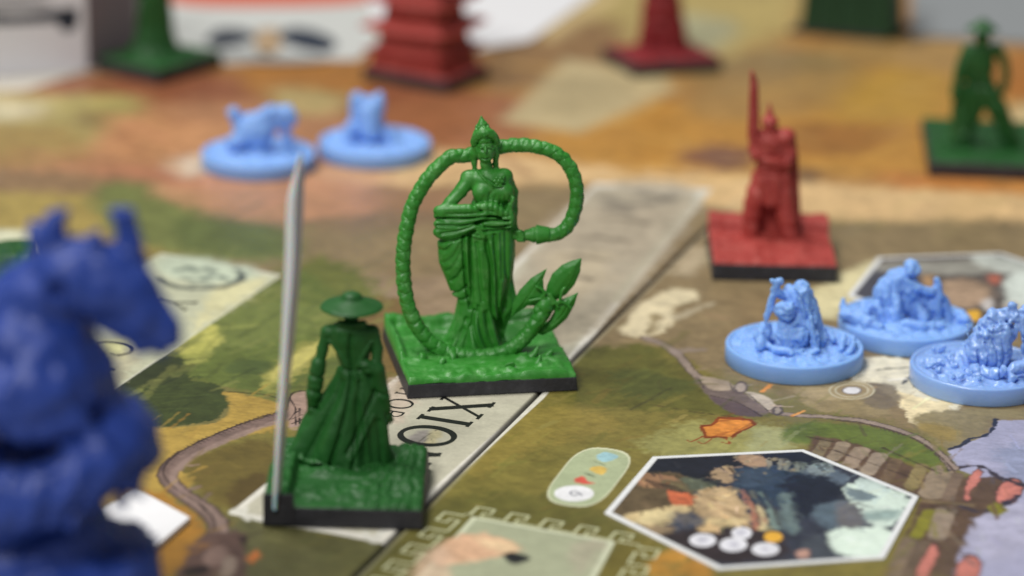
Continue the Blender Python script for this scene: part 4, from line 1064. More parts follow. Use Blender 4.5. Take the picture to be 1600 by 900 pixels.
# --- crown, pendant
C_ = Sculpt((-5, -4, 37), (5, 4, 48), .09)
cz = lambda v: p(754, v, -.2)
cb = p(757, 216, -.1)
C_.ell(cb + (0, .2, 0), (2.15, 2.0, 1.35), .3)
C_.path([H.pr(741, 225, 5.2, -.2), H.pr(745, 213, 6.5, -.7), H.pr(756, 207, 7, -1.3), H.pr(769, 211, 6.5, -.8), H.pr(776, 222, 5.0, -.2)], .3, 4)
C_.relief(H.xz([(747, 222), (750, 215), (758, 211.5), (766, 214), (771, 221)]), .18, .35, 0)
C_.cap(H.px(755.5, 208, -.4), H.px(754, 196, -.3), 1.55, .95, .3); C_.cap(H.px(754, 197, -.3), H.px(752, 182, -.2), .85, .16, .3)
for v, r, n in ((208, 1.6, 9), (203, 1.25, 8), (198, 1.0, 7)):
    c = H.px(755 - (208 - v) * .12, v, -.35)
    for i in range(n):
        a = 2 * math.pi * i / n + v; C_.ell(c + np.array((r * math.cos(a), r * math.sin(a), 0)), (.3, .3, .42), .08)
for u in (741, 747, 753, 759, 765, 771, 776): C_.ell(H.px(u, 214 + abs(u - 757) * .35 , -1.9 + abs(u - 757) * .085), (.26, .26, .26), .06)
C_.bump(.5, .10, 3)
C_.mesh('crown', GREEN, H.root)
N_ = Sculpt((-1, -5, 28), (5.5, 0, 36), .08)
c0 = H.px(779, 283, -2.35)
for i in range(6):
    a = i * math.pi / 3; N_.ell(c0 + np.array((.62 * math.cos(a), -.05, .62 * math.sin(a))), (.42, .28, .34), .06, rot=Matrix.Rotation(-a, 4, 'Y'))
N_.ell(c0 + (0, -.2, 0), (.34, .3, .34), .05)
for q in ([(744, 262, -.9), (752, 270, -1.5), (762, 278, -2.0), (772, 282, -2.3)], [(786, 280, -2.0), (788, 274, -1.4), (784, 268, -.9)], [(768, 286, -2.35), (774, 291, -2.5), (784, 291, -2.5)]):
    N_.path([H.pr(u, v, 1.25, d) for u, v, d in q], .05, 3)
N_.bump(.4, .05, 1)
N_.mesh('necklace', GREEN, H.root)
# --- whip
WH = [(838, 366, -.2), (862, 367, -.2), (880, 360, 0), (894, 340, .2), (901, 312, .4), (899, 282, .6), (887, 256, .9), (866, 238, 1.2), (838, 229, 1.5), (808, 227, 1.7), (780, 230, 1.8),
      (755, 236, 1.8), (728, 243, 1.7), (706, 245, 1.2), (684, 262, .6), (662, 288, 0), (645, 320, -.8), (635, 360, -1.8), (630, 400, -2.8), (631, 440, -3.6), (638, 478, -4.4), (652, 510, -5.0),
      (672, 534, -5.4), (700, 550, -5.6), (735, 557, -5.6), (770, 555, -5.4), (800, 544, -5.0), (822, 524, -4.5), (840, 500, -4.2), (852, 484, -4.0)]
wp = np.array([(*H.px(u, v, d), 1.0) for u, v, d in WH]); wp = resample(wp, .075)
m_ = len(wp); rad = 1.24 + .14 * np.clip(np.linspace(-.3, 1.5, m_), 0, 1)
tube('braided_whip', wp[:, :3], rad, GREEN, H.root, 40, braid=.13, per=1.9)
def lathe_along(name, a, b, prof, mat, parent, seg=28):
    a = np.array(a); b = np.array(b); pts = np.array([a + (b - a) * t for t, r in prof]); return tube(name, pts, [r for t, r in prof], mat, parent, seg)
lathe_along('whip_handle', H.px(800, 368, -.3), H.px(861, 366, -.3), [(0, .4), (.02, .8), (.2, .85), (.22, .6), (.30, .6), (.32, .85), (.36, 1.0), (.42, 1.05), (.52, 1.35), (.58, 1.5), (.60, 1.25), (.62, 1.75), (.66, 1.75), (.92, 1.35), (.96, 1.3), (1, .9)], GREEN, H.root)
# whip blade: pointed leaves bound to the tip
L_ = Sculpt((5, -7, 3), (20, 1.5, 24), .11)
L_.sheet(H.xz([(852, 466), (854, 447), (863, 427), (879, 413), (893, 407), (909, 403), (907, 424), (898, 445), (885, 460), (868, 470)], -2.6), -2.6, .5, .1, .9, ridge=.16)
L_.sheet(H.xz([(798, 496), (801, 474), (811, 454), (830, 434), (855, 419), (849, 436), (850, 452), (862, 460), (866, 472), (846, 478), (824, 478)], -3.2), -3.2, .5, .1, .9, ridge=.16)
L_.sheet(H.xz([(856, 472), (876, 468), (892, 462), (904, 456), (898, 476), (886, 498), (868, 514), (848, 524), (836, 520), (858, 500), (866, 486)], -3.6), -3.6, .5, .1, .9, ridge=.16)
L_.relief(H.xz([(868, 470), (884, 456), (896, 434), (902, 418)], -3), .16, .12, -2.8); L_.relief(H.xz([(846, 432), (832, 452), (822, 466), (812, 482)], -3), .14, .1, -3.3)
L_.relief(H.xz([(888, 468), (882, 484), (868, 500), (854, 512)], -3), .16, .12, -2.8)
for q in ([(838, 448), (846, 452), (850, 458), (850, 470)], [(828, 470), (842, 467), (852, 466)], [(852, 458), (846, 466), (854, 478), (866, 474)], [(874, 474), (878, 456), (882, 450)], [(856, 478), (870, 472), (884, 474), (892, 482)], [(858, 460), (866, 470), (872, 480)]):
    L_.path([H.pr(u, v, 2.4, -4.3) for u, v in q], .08, 4)
L_.ell(H.px(852, 482, -4.0), (1.45, 1.35, 1.35), .3)
L_.path([H.pr(842, 484, 9, -4.1), H.pr(850, 478, 10.5, -4.1), H.pr(857, 470, 8, -3.8)], .3)
L_.relief(H.xz([(840, 478), (850, 488), (860, 486)], -4), .2, .3, 9)
L_.mesh('whip_blade', GREEN, H.root)
# little grass tufts and scrolls on the base
T_ = Sculpt((-16, -12, 2.5), (18, 10, 8), .14)
for u, v, a, h in [(828, 562, .5, 26), (812, 560, .9, 14), (838, 572, .3, 18), (708, 560, -.4, 12), (690, 568, .2, 8), (660, 560, -.3, 8), (850, 560, .8, 20), (795, 575, .7, 10)]:
    b = ground(u, v, 3.6); l = H.loc(b); t = np.array(l) + np.array((h * .11 * math.sin(a), .3, h * .11 * math.cos(a)))
    T_.path([(*l, .8), (*(np.array(l) * .5 + t * .5 + (.15, 0, 0)), .5), (*t, .12)], .3, 3)
for u, v, r in [(775, 582, 1.6), (735, 588, 1.3), (800, 586, 1.1), (880, 580, 1.3), (690, 585, 1.2)]:
    l = np.array(H.loc(ground(u, v, 3.7)))
    T_.path([(l[0] + r * math.cos(a) * (1 - a / 12), l[1] + r * .8 * math.sin(a) * (1 - a / 12), l[2] + .1, .26) for a in np.arange(0, 7, .5)], .15)
T_.bump(.7, .1, 2)
T_.mesh('grass_tufts', GREEN, H.root)
# ------------------------------------------------------------------ woman in a wide hat, seen from behind
GREEN_H = plastic('shaded_green_primer', (28, 86, 32), .5, .4, .14, pale=(50, 114, 48), pale_amt=.35, bump=.3, grain=.5)  # the bright green darkened, shade on the figure's back put into its colour
K = Fig('hat_wearer_miniature', 540, 745, 'shade-darkened green miniature in a wide round hat and long flared coat, seen from behind', 'miniature')
kq, ke = square_base(K, (410, 823), (661, 829), 3.3, BLACK)
def k_ground(A, B_, x, y):
    z = .3 + .9 * fbm2(x, y, 4.5, 15, 3) + .45 * fbm2(x, y * 1.5, 1.6, 19, 3)
    z = z + 1.9 * np.clip((.17 - A) / .03, 0, 1) * np.clip((B_ + .02) / .02, 0, 1)
    z = z + 1.3 * np.exp(-((A - .86) ** 2 + (B_ - .52) ** 2) / .13 ** 2) + .9 * np.exp(-((A - .93) ** 2 + (B_ - .82) ** 2) / .1 ** 2) * 1.2
    z = z + .45 * np.abs(np.sin(x * 1.9 + 1.5 * fbm2(x, y, 2, 4, 2))) * (A > .68)
    return np.maximum(z, .1)
terrain(K, kq, 3.3, k_ground, GREEN_H, drop=.7)
# the black wall of the base rises at its left corner
kc = [np.array(q) for q in kq]
w0, w1 = kc[0], kc[0] + (kc[1] - kc[0]) * .19
wv = [(*w0, 0), (*w1, 0)]
nn_ = np.array((-ke[1], ke[0]))
wl = [w0 - nn_ * .42 - ke * .2, w1 - nn_ * .42, w1 - nn_ * .05, w0 - nn_ * .05 - ke * .2]
V = [(*q, .4) for q in wl] + [(*q, 5.6) for q in wl]
bevel(mesh_ob('corner_wall', V, [(3, 2, 1, 0), (4, 5, 6, 7), (0, 1, 5, 4), (1, 2, 6, 5), (2, 3, 7, 6), (3, 0, 4, 7)], BLACK, K.root, False), .15)
S = Sculpt((-12.5, -7, 2.6), (11, 7, 33), .15); p = K.px
def krow(v, ul, ur, ry, cy=0.0):
    a, b = p(ul, v, cy), p(ur, v, cy); return ((a[2] + b[2]) / 2, (a[0] + b[0]) / 2, cy, (b[0] - a[0]) / 2, ry)
def kfold(th, z):
    low = np.clip((24 - z) / 14, 0, 1)
    return low * (.10 * np.sin(th * 5 + .8 + z * .16) + .04 * np.sin(th * 9 - z * .2))
S.drape([krow(738, 462, 616, 5.2), krow(720, 456, 614, 5.2), krow(700, 456, 611, 5.0), krow(670, 470, 607, 4.5), krow(640, 487, 603, 3.8), krow(610, 512, 596, 3.1),
         krow(585, 524, 584, 2.4), krow(566, 530, 576, 2.0), krow(548, 524, 580, 2.1), krow(528, 514, 584, 2.2), krow(512, 512, 582, 2.0), krow(505, 524, 572, 1.6)], kfold, .3)
S.ell(p(514, 518), (1.1, 1.3, 1.0), .5); S.ell(p(580, 517), (1.1, 1.3, 1.0), .5)
S.path([K.pr(511, 518, 9.5, 0), K.pr(504, 545, 8.5, -.2), K.pr(499, 572, 8.5, -.5)], .3)
S.path([K.pr(498, 568, 11.5, -.5), K.pr(494, 590, 12.5, -.6), K.pr(490, 616, 12, -.7), K.pr(488, 640, 7.5, -.6), K.pr(488, 652, 5, -.6)], .25)
S.path([K.pr(583, 517, 9.5, 0), K.pr(590, 545, 8.5, -.3), K.pr(588, 568, 9, -.8)], .3)
S.path([K.pr(572, 572, 11, -1.6), K.pr(590, 578, 12, -1.2), K.pr(592, 596, 12, -1.0), K.pr(598, 618, 11, -1.0), K.pr(604, 640, 7.5, -.9)], .25)
for i, (u, v) in enumerate([(607, 664), (611, 662), (614, 657), (603, 662)]):
    S.path([K.pr(604, 640, 4, -.9 + .25 * i), K.pr((604 + u) / 2 + 1, (640 + v) / 2, 3, -1.2 + .35 * i), K.pr(u, v, 1.8, -1.1 + .3 * i)], .08)
for i, (u, v) in enumerate([(484, 664), (488, 666), (492, 664), (480, 658)]):
    S.path([K.pr(487, 648, 3.6, -.8 + .25 * i), K.pr(u, v, 1.8, -.9 + .3 * i)], .1)
S.path([K.pr(549, 508, 12, 0), K.pr(549, 498, 10.5, -.1), K.pr(548, 488, 14, -.2)], .25)
S.path([K.pr(532, 505, 5.5, -1.2), K.pr(549, 509, 5.5, -1.6), K.pr(568, 505, 5.5, -1.2)], .2, 3)
# coat tails, folds, boots
S.path([K.pr(500, 745, 15, -1.2), K.pr(530, 748, 14, -2.8), K.pr(565, 752, 12, -3.2), K.pr(590, 752, 9, -3)], .4, 3)
S.path([K.pr(470, 716, 6, -3.4), K.pr(500, 728, 5, -4.6), K.pr(545, 736, 5, -5.2), K.pr(590, 738, 5, -4.4)], .3, 3)
S.path([K.pr(604, 720, 12, -1), K.pr(612, 745, 12, -1), K.pr(622, 752, 9, -1)], .3)
S.ell(p(497, 731, -4.6), (1.7, 1.6, .75), .1, mode='cut')
for q, w, a in [([(549, 520), (548, 545), (551, 580), (545, 620), (535, 660), (522, 700), (514, 730)], .35, .5), ([(556, 575), (566, 620), (574, 660), (578, 700), (580, 735)], .4, -.4),
                ([(545, 690), (562, 660), (576, 628), (585, 610)], .35, .45), ([(552, 700), (570, 668), (586, 640)], .35, -.3), ([(536, 590), (520, 630), (500, 670), (480, 705)], .45, .35),
                ([(563, 590), (560, 640), (556, 690), (552, 730)], .4, .4), ([(592, 650), (596, 690), (598, 730)], .4, .35), ([(525, 568), (550, 574), (576, 568)], .3, .3),
                ([(515, 530), (530, 548), (540, 566)], .3, -.25), ([(582, 530), (570, 548), (560, 566)], .3, -.25), ([(484, 604), (500, 608)], .3, .3), ([(584, 604), (606, 612)], .3, .3),
                ([(482, 582), (506, 586)], .3, .3), ([(486, 632), (498, 634)], .25, .3)]:
    S.relief(K.xz(q), w, a, 1.5)
S.bump(1.1, .06, 5)
S.mesh('coated_figure', GREEN_H, K.root)
T_ = Sculpt((-6, -6, 24), (8, 6, 34), .13)
hc_ = K.px(549.5, 479, 0); R_ = 49 * K.mm
T_.lathe((hc_[0], 0, hc_[2]), [(0.01, -.25), (R_ * .5, -.15), (R_ * .93, -.28), (R_, .0), (R_ * .92, .32), (R_ * .6, .85), (R_ * .40, 1.25), (R_ * .34, 1.5), (R_ * .30, 2.0), (R_ * .2, 2.35), (.01, 2.45)])
T_.bump(1.6, .08, 6)
T_.mesh('wide_hat', GREEN_H, K.root)

# ------------------------------------------------------------------ translucent upright blade by the corner of that base
WHITE_B, nt_, b_ = new_mat('frosted_white_plastic')
b_.inputs['Base Color'].default_value = (*lin((242, 238, 240)), 1); b_.inputs['Roughness'].default_value = .35
b_.inputs['Transmission Weight'].default_value = .0; b_.inputs['Subsurface Weight'].default_value = 1.0; b_.inputs['Subsurface Scale'].default_value = .004
tn = nt_.nodes.new('ShaderNodeTexNoise'); tn.inputs['Scale'].default_value = 400; bpn = nt_.nodes.new('ShaderNodeBump'); bpn.inputs['Distance'].default_value = .00006
nt_.links.new(tn.outputs['Fac'], bpn.inputs['Height']); nt_.links.new(bpn.outputs['Normal'], b_.inputs['Normal'])
gb = ground(431, 812); BX = Fig('standing_blade', 431, 825.5, 'slim frosted white plastic blade standing upright beside the hat wearer', 'blade')
rows = [(797, 427, 431, 436, -.1), (790, 425.5, 431, 438, 0), (740, 428, 434, 441, 0), (680, 431, 438, 447, .1), (600, 436, 445, 453, .2), (520, 440, 450, 461, .3), (450, 443, 456, 467, .4),
        (400, 445, 459, 470, .5), (340, 447, 460, 473.5, .6), (310, 449, 461, 475, .6), (290, 454, 463, 475, .7), (270, 459, 466, 475, .7), (250, 465, 469, 474, .8), (239, 468.5, 470, 472, .8)]
R_ = []
for v, a, m, b, dy in rows:
    R_.append((BX.px(a, v, dy), BX.px(m, v, dy - .25), BX.px(b, v, dy + 1.5), BX.px((a + b) / 2 + 1, v, dy + 1.9)))
R4 = [catmull([r[i] for r in R_], 5) for i in range(4)]; n_ = len(R4[0])
V = [R4[i][j] for j in range(n_) for i in range(4)]
F = [(4 * j + i, 4 * j + (i + 1) % 4, 4 * j + 4 + (i + 1) % 4, 4 * j + 4 + i) for j in range(n_ - 1) for i in range(4)] + [(3, 2, 1, 0), tuple(4 * (n_ - 1) + i for i in range(4))]
bl = mesh_ob('blade', V, F, WHITE_B, BX.root, False)
GREY_F = plastic('grey_blade_face', (192, 184, 187), .35, .5, .06)  # greyer plastic for the blade's right and back faces
bl.data.materials.append(GREY_F)
for i_, pf in enumerate(bl.data.polygons):
    if i_ < 4 * (n_ - 1) and i_ % 4 in (1, 2): pf.material_index = 1
bevel(bl, .04, 1, 50)

# ------------------------------------------------------------------ red warrior
W = Fig('warrior_miniature', 1212, 398, 'red miniature of an armoured warrior holding a long blade upright', 'miniature')
wq, we = square_base(W, (1112, 438), (1308, 443), 3.4, BLACK)
def w_ground(A, B_, x, y):
    z = .4 + .9 * fbm2(x, y, 4.0, 25, 3) + .2 * fbm2(x, y, 1.5, 29, 2)
    z = np.maximum(z, .12) + 2.7 * np.clip((.36 - A) / .02, 0, 1) * np.clip((B_ - .80) / .02, 0, 1) + 2.6 * np.clip((A - .72) / .02, 0, 1) * np.clip((B_ - .74) / .02, 0, 1)
    return z + .1 + .1 * np.clip(np.sin(A * 19) * 6, -1, 1) * (B_ < .7)
terrain(W, wq, 3.4, w_ground, RED, drop=.3)
S = Sculpt((-9, -5, 2.8), (9, 5, 45), .2); p = W.px
P_ = lambda pts, k=.3, n=0: S.path([W.pr(*q) for q in pts], k, n)
S.ell(p(1206, 232), (3.7, 2.3, 3.8), .6); S.ell(p(1206, 262), (3.3, 2.1, 3.0), .6); S.ell(p(1206, 222, -.5), (3.2, 2.0, 2.0), .5)
P_([(1203, 214, 9, 0), (1203, 206, 8, -.2)]); S.ell(p(1203, 197, -.3), (1.25, 1.35, 1.7), .3); S.ell(p(1203, 190, -.1), (1.75, 1.7, 1.25), .2); P_([(1203, 186, 10, 0), (1203, 174, 4.5, 0), (1203, 162, 1.5, 0)], .3)
S.ell(p(1226, 215, -.4), (2.1, 1.9, 1.7), .2); S.ell(p(1184, 216, -.2), (1.7, 1.6, 1.5), .2)
P_([(1184, 218, 10, 0), (1178, 232, 9, -1.0), (1182, 242, 8.5, -1.8), (1200, 250, 8, -2.4), (1214, 254, 8, -2.3)], .25); P_([(1178, 230, 7, -1.2), (1176, 214, 6, -1.2), (1177, 204, 7, -1.2)], .25)
P_([(1228, 220, 10, 0), (1236, 240, 9, -.6), (1228, 256, 8, -1.6), (1216, 256, 8, -2.2)], .25)
def wrow(v, ul, ur, ry, cy=0.0):
    a, b = p(ul, v, cy), p(ur, v, cy); return ((a[2] + b[2]) / 2, (a[0] + b[0]) / 2, cy, (b[0] - a[0]) / 2, ry)
S.drape([wrow(318, 1164, 1240, 2.6), wrow(300, 1168, 1240, 2.5), wrow(272, 1178, 1236, 2.3), wrow(260, 1182, 1232, 2.2)], lambda th, z: .06 * np.sin(th * 8), .3)
P_([(1182, 300, 16, 0), (1174, 335, 14, 0), (1173, 370, 12, 0), (1176, 392, 9, -.5), (1172, 396, 8, -2)]); P_([(1222, 300, 17, 0), (1230, 340, 16, -.8), (1237, 372, 13, -1.4), (1236, 396, 9.5, -1.6), (1236, 404, 8, -3)])
S.sheet(W.xz([(1234, 208), (1246, 216), (1250, 280), (1253, 372), (1236, 376), (1236, 290)]), 1.6, .5, .2); S.sheet(W.xz([(1176, 270), (1190, 270), (1194, 330), (1186, 382), (1156, 384), (1166, 330)]), 1.9, .5, .2)
S.sheet(W.xz([(1184, 280), (1240, 280), (1244, 380), (1182, 384)]), 2.2, .5, .2)
S.path([W.pr(1181, 214, 12, .4), W.pr(1206, 210, 12, .6), W.pr(1230, 213, 13, .4)], .5)
for q in [[(1190, 240), (1222, 240)], [(1188, 268), (1226, 268)], [(1192, 290), (1192, 322)], [(1206, 285), (1208, 325)], [(1220, 290), (1222, 325)], [(1168, 345), (1188, 345)], [(1224, 350), (1244, 352)], [(1195, 226), (1210, 236), (1222, 226)]]:
    S.relief(W.xz(q), .35, .35, 1)
S.bump(1.6, .12, 3)
S.mesh('armoured_figure', RED, W.root)
S = Sculpt((-7, -4, 20), (0, 3, 50), .16)
S.sheet(W.xz([(1167, 205), (1166, 120), (1170, 108), (1178, 112), (1185, 130), (1187, 205)], -1.2), -1.2, .8, .1, .5); S.path([W.pr(1178, 262, 4, -1.2), W.pr(1177, 200, 4, -1.2)], .1); S.path([W.pr(1168, 206, 4, -1.2), W.pr(1187, 205, 4, -1.2)], .1)
S.mesh('upright_blade', RED, W.root)

# ------------------------------------------------------------------ light blue round miniatures
def disc_mini(cx, cy, label, mat, seed, R=12.5, Hh=3.4, rim=.9):
    u, v = project(cx, cy, 0); f = Fig('round_miniature', u, v, label, 'miniature', 'light blue miniatures on round bases')
    f.X, f.Y = cx, cy; f.root.location = (cx * MM, cy * MM, 0)
    n = 96; prof = [(R - .15, .02), (R, .2), (R + .02, Hh - .35), (R - .12, Hh - .08), (R - .35, Hh), (R - .75, Hh - .02), (R - .95, Hh - .3)]
    V = []; F = []
    for r, z in prof: V += [(r * math.cos(a), r * math.sin(a), z) for a in np.arange(n) / n * 2 * math.pi]
    for j in range(len(prof) - 1): F += [(j * n + i, j * n + (i + 1) % n, (j + 1) * n + (i + 1) % n, (j + 1) * n + i) for i in range(n)]
    F.append(tuple(range(n))[::-1])
    mesh_ob('round_base', V, F, mat, f.root)
    m = 60; rr = np.linspace(.01, R - .9, m); A = np.arange(160) / 160 * 2 * math.pi
    X = rr[:, None] * np.cos(A); Y = rr[:, None] * np.sin(A)
    Z = Hh - .15 + .8 * fbm2(X, Y, 3.0, seed, 3) + .6 * fbm2(X, Y, 1.2, seed + 4, 3) + .5 * np.exp(-(rr[:, None] / 7) ** 2)
    Z = np.where(rr[:, None] > R - 1.2, Hh - .3, Z)
    V = np.stack([X, Y, Z], -1).reshape(-1, 3); ii = np.arange(m * 160).reshape(m, 160); jj = np.roll(ii, -1, 1)
    F = np.stack([ii[:-1], ii[1:], jj[1:], jj[:-1]], -1).reshape(-1, 4)
    mesh_ob('sculpted_ground', V, F, mat, f.root)
    return f
# crouching spearman with the round face
f = disc_mini(51.5, 490.4, 'light blue round miniature of a bent figure with round head and short staff', LBLUE, 3)
S = Sculpt((-11, -11, 2.6), (11, 11, 17), .15); q = lambda pts, k=.25, n=0: S.path([f.pr(*a) for a in pts], k, n)
q([(1252, 454, 15, 1.5), (1256, 480, 22, 1.0), (1264, 512, 22, .2), (1270, 536, 17, -.5)], .6); q([(1240, 462, 12, 1), (1236, 500, 15, 1)], .8); S.sheet(f.xz([(1240, 447), (1262, 443), (1268, 456), (1272, 490), (1290, 530), (1288, 552), (1262, 548), (1250, 500)], -1), -1.5, 1.0, .4, .8); q([(1236, 456, 12, 2), (1256, 458, 14, 2.4)], .5)
S.ell(f.px(1227, 487, -2.2), (1.75, 1.7, 1.6), .2); S.ell(f.px(1228, 479, -2.2), (1.7, 1.6, .9), .2); S.ell(f.px(1243, 500, 0), (2.4, 2.6, 2.8), .8)
q([(1228, 502, 12, -1), (1226, 520, 12, -2), (1232, 538, 10, -3)], .5); S.ell(f.px(1249, 528, -3.4), (1.9, .9, 2.1), .2); S.ell(f.px(1249, 528, -4.2), (1.0, .5, 1.1), .12)
q([(1213, 442, 6, 0), (1205, 475, 5, -.4), (1196, 503, 4, -1)], .15); q([(1208, 452, 5, 0), (1222, 462, 6, .6), (1236, 462, 8, 1.5)], .2); q([(1209, 440, 5, 0), (1219, 440, 5, 0)], .1)
q([(1266, 500, 8, -3), (1272, 530, 8, -3.6), (1274, 548, 6, -4)], .3); q([(1190, 534, 6, -3), (1212, 546, 5.5, -5), (1236, 551, 5, -6)], .5); q([(1196, 512, 11, 0), (1190, 525, 12, -2), (1188, 540, 8, -4)], .5)
q([(1250, 548, 5, -5), (1262, 556, 5, -5.4), (1276, 548, 5, -5)], .2, 3)
q([(1312, 520, 4, 0), (1318, 532, 5, -1.5), (1314, 546, 4, -3)], .2, 3); q([(1332, 526, 4, 0), (1334, 538, 5, -2), (1326, 552, 4, -4)], .2, 3); q([(1292, 516, 4, 2), (1302, 530, 5, 0)], .2)
for qq in [[(1222, 482), (1226, 484)], [(1231, 484), (1235, 483)], [(1223, 493), (1230, 496), (1236, 492)], [(1256, 470), (1262, 500), (1262, 520)], [(1268, 480), (1274, 520)], [(1242, 522), (1250, 534), (1258, 524)], [(1240, 450), (1252, 462), (1258, 474)]]:
    S.relief(f.xz(qq), .22, .32, 6)
S.bump(1.1, .3, 4); S.bump(.5, .12, 5); S.mesh('crouching_figure', LBLUE, f.root)
# hunched rider with a round pack
f = disc_mini(73.6, 506.0, 'light blue round miniature of a hunched figure leaning right, middle of the right-hand three', LBLUE, 7)
S = Sculpt((-12.8, -12.8, 1), (12.8, 12.8, 20), .16); q = lambda pts, k=.25, n=0: S.path([f.pr(*a) for a in pts], k, n)
S.ell(f.px(1389, 462, 0), (2.9, 2.8, 3.6), .5); S.ell(f.px(1398, 440, 0), (2.0, 2.2, 2.4), .6); q([(1408, 432, 13, 0), (1418, 450, 14, -.3), (1412, 476, 13, 0)], .5)
S.ell(f.px(1425, 419, -.4), (1.55, 1.6, 1.8), .5); q([(1420, 436, 12, .3), (1424, 460, 15, .5), (1432, 486, 14, .3)], .8); q([(1446, 462, 8, 0), (1450, 490, 10, .5)], .6); S.ell(f.px(1427, 426, -1.6), (1.1, .8, 1.1), .2)
q([(1416, 438, 8, -1), (1434, 450, 7.5, -2), (1456, 456, 7.5, -2)], .3); q([(1464, 438, 5, -1), (1465, 455, 9, -1), (1462, 478, 12, -.8), (1464, 502, 13, -.5)], .4); q([(1474, 470, 8, 0), (1480, 500, 9, 0)], .8)
q([(1402, 470, 11, -2), (1400, 490, 12, -3), (1400, 506, 9, -4)], .4); q([(1372, 478, 10, -2), (1384, 500, 9, -3)], .3); q([(1412, 506, 8, -5), (1440, 510, 8, -6), (1470, 508, 8, -5)], .3); q([(1436, 478, 6, -2), (1444, 498, 8, -3)], .3)
q([(1318, 478, 5, -1), (1322, 490, 10, -3), (1340, 496, 12, -4), (1358, 506, 12, -6), (1374, 514, 9, -7)], .4); q([(1318, 468, 2.5, -1), (1322, 490, 8, -2)], .4); q([(1352, 476, 9, 1), (1350, 492, 11, -1)], .5); q([(1500, 492, 10, 0), (1508, 500, 8, -2)], .4)
for qq in [[(1380, 440), (1376, 465), (1384, 490)], [(1392, 436), (1390, 465), (1396, 490)], [(1420, 430), (1430, 432)], [(1408, 452), (1406, 480)], [(1458, 470), (1456, 500)], [(1470, 465), (1474, 500)]]:
    S.relief(f.xz(qq), .3, .35, 5)
S.bump(1.2, .32, 6); S.bump(.55, .12, 5); S.mesh('hunched_figure', LBLUE, f.root)
# wet-looking beast and rider at the right edge
g3 = ground(1546, 637); f = disc_mini(g3[0], g3[1] + 12.5, 'glossy light blue round miniature of a hunched beast at the right edge', LBLUE_W, 12)
S = Sculpt((-12, -11.5, 2.6), (12, 11, 19), .14); q = lambda pts, k=.25, n=0: S.path([f.pr(*a) for a in pts], k, n)
S.ell(f.px(1546, 545, 0), (4.2, 3.6, 4.2), .5); S.ell(f.px(1558, 520, .5), (3.6, 3.0, 3.0), .8); q([(1538, 512, 11, 0), (1552, 498, 13, 0), (1568, 492, 11, .2)], .5)
q([(1568, 498, 9, 0), (1584, 494, 9, -.3), (1598, 500, 9, -.5), (1604, 515, 8, -.6)], .4); q([(1583, 476, 4.5, 0), (1583, 494, 5, 0)], .15); S.ell(f.px(1583, 476, 0), (.75, .75, .55), .1); q([(1600, 490, 10, 0), (1616, 484, 12, 0)], .5); S.ell(f.px(1622, 478, 0), (1.7, 1.6, 1.9), .3)
q([(1610, 510, 12, 0), (1620, 545, 16, 0), (1618, 572, 14, 0)], .5); q([(1588, 510, 4.5, -1), (1589, 530, 2, -1), (1588, 542, 1, -1)], .12); q([(1576, 505, 5, -1.2), (1577, 522, 3, -1.4), (1576, 534, 1.2, -1.4)], .12); q([(1596, 506, 5, -1), (1598, 535, 2.5, -1), (1599, 552, 1, -1)], .12)
rr_ = random.Random(5)
for i in range(11):
    u = rr_.uniform(1512, 1576); v = rr_.uniform(500, 556); dy = -2.9 + abs(u - 1546) * .05 - max(0, (v - 520)) * .01
    q([(u, v, 4.0, dy + .7), (u + rr_.uniform(-3, 3), v + 10, 3.0, dy + .1), (u + rr_.uniform(-6, 4), v + 21, 1.2, dy + .05)], .35)
for i in range(26):
    a = rr_.uniform(2.3, 5.2); R = rr_.uniform(5, 10); q_ = (R * math.cos(a), R * math.sin(a), 3.7); S.cap(q_, (q_[0] + rr_.uniform(-1, 1), q_[1] + rr_.uniform(-.5, .5), 4 + rr_.uniform(0, .5)), .5, .3, .3)
q([(1520, 578, 8, -5), (1560, 584, 9, -6.5), (1600, 570, 8, -6), (1640, 560, 7, -4)], .6, 3)
for qq in [[(1536, 528), (1540, 548), (1538, 562)], [(1548, 522), (1554, 545), (1552, 566)], [(1562, 524), (1566, 548), (1562, 565)], [(1524, 540), (1526, 560)], [(1534, 506), (1550, 514), (1566, 510)], [(1544, 496), (1556, 502)], [(1572, 500), (1580, 510)]]:
    S.relief(f.xz(qq), .22, .45, 5)
S.bump(1.5, .5, 9); S.bump(.6, .2, 5); S.mesh('shaggy_figure', LBLUE_W, f.root)
# two far ones
f = disc_mini(-56.3, 606.0, 'blurred light blue round miniature with an outstretched arm, left of the far pair', LBLUE, 17)
S = Sculpt((-11, -11, 2.4), (12, 11, 20), .22); q = lambda pts, k=.4, n=0: S.path([f.pr(*a) for a in pts], k, n)
S.ell(f.px(398, 206, 0), (4.4, 3.4, 4.6), .6); q([(366, 178, 11, 0), (374, 194, 9, 0), (388, 206, 10, 0)]); q([(404, 186, 14, 0), (425, 176, 12, 0), (448, 176, 11, 0), (456, 184, 10, 0)]); q([(418, 192, 11, 0), (440, 194, 8, 0), (458, 190, 7, 0)]); q([(386, 212, 14, -1), (366, 224, 12, -2)], .5); q([(406, 214, 14, 0), (402, 236, 13, -1)]); q([(444, 196, 8, 1), (452, 224, 8, 1)])
S.bump(1.6, .35, 2); S.mesh('bending_figure', LBLUE, f.root)
g5 = ground(581, 267); f = disc_mini(g5[0], g5[1] + 12.5, 'light blue round miniature with an upright squat figure, right of the far pair', LBLUE, 21)
S = Sculpt((-11, -11, 2.4), (11, 11, 19), .22); q = lambda pts, k=.4, n=0: S.path([f.pr(*a) for a in pts], k, n)
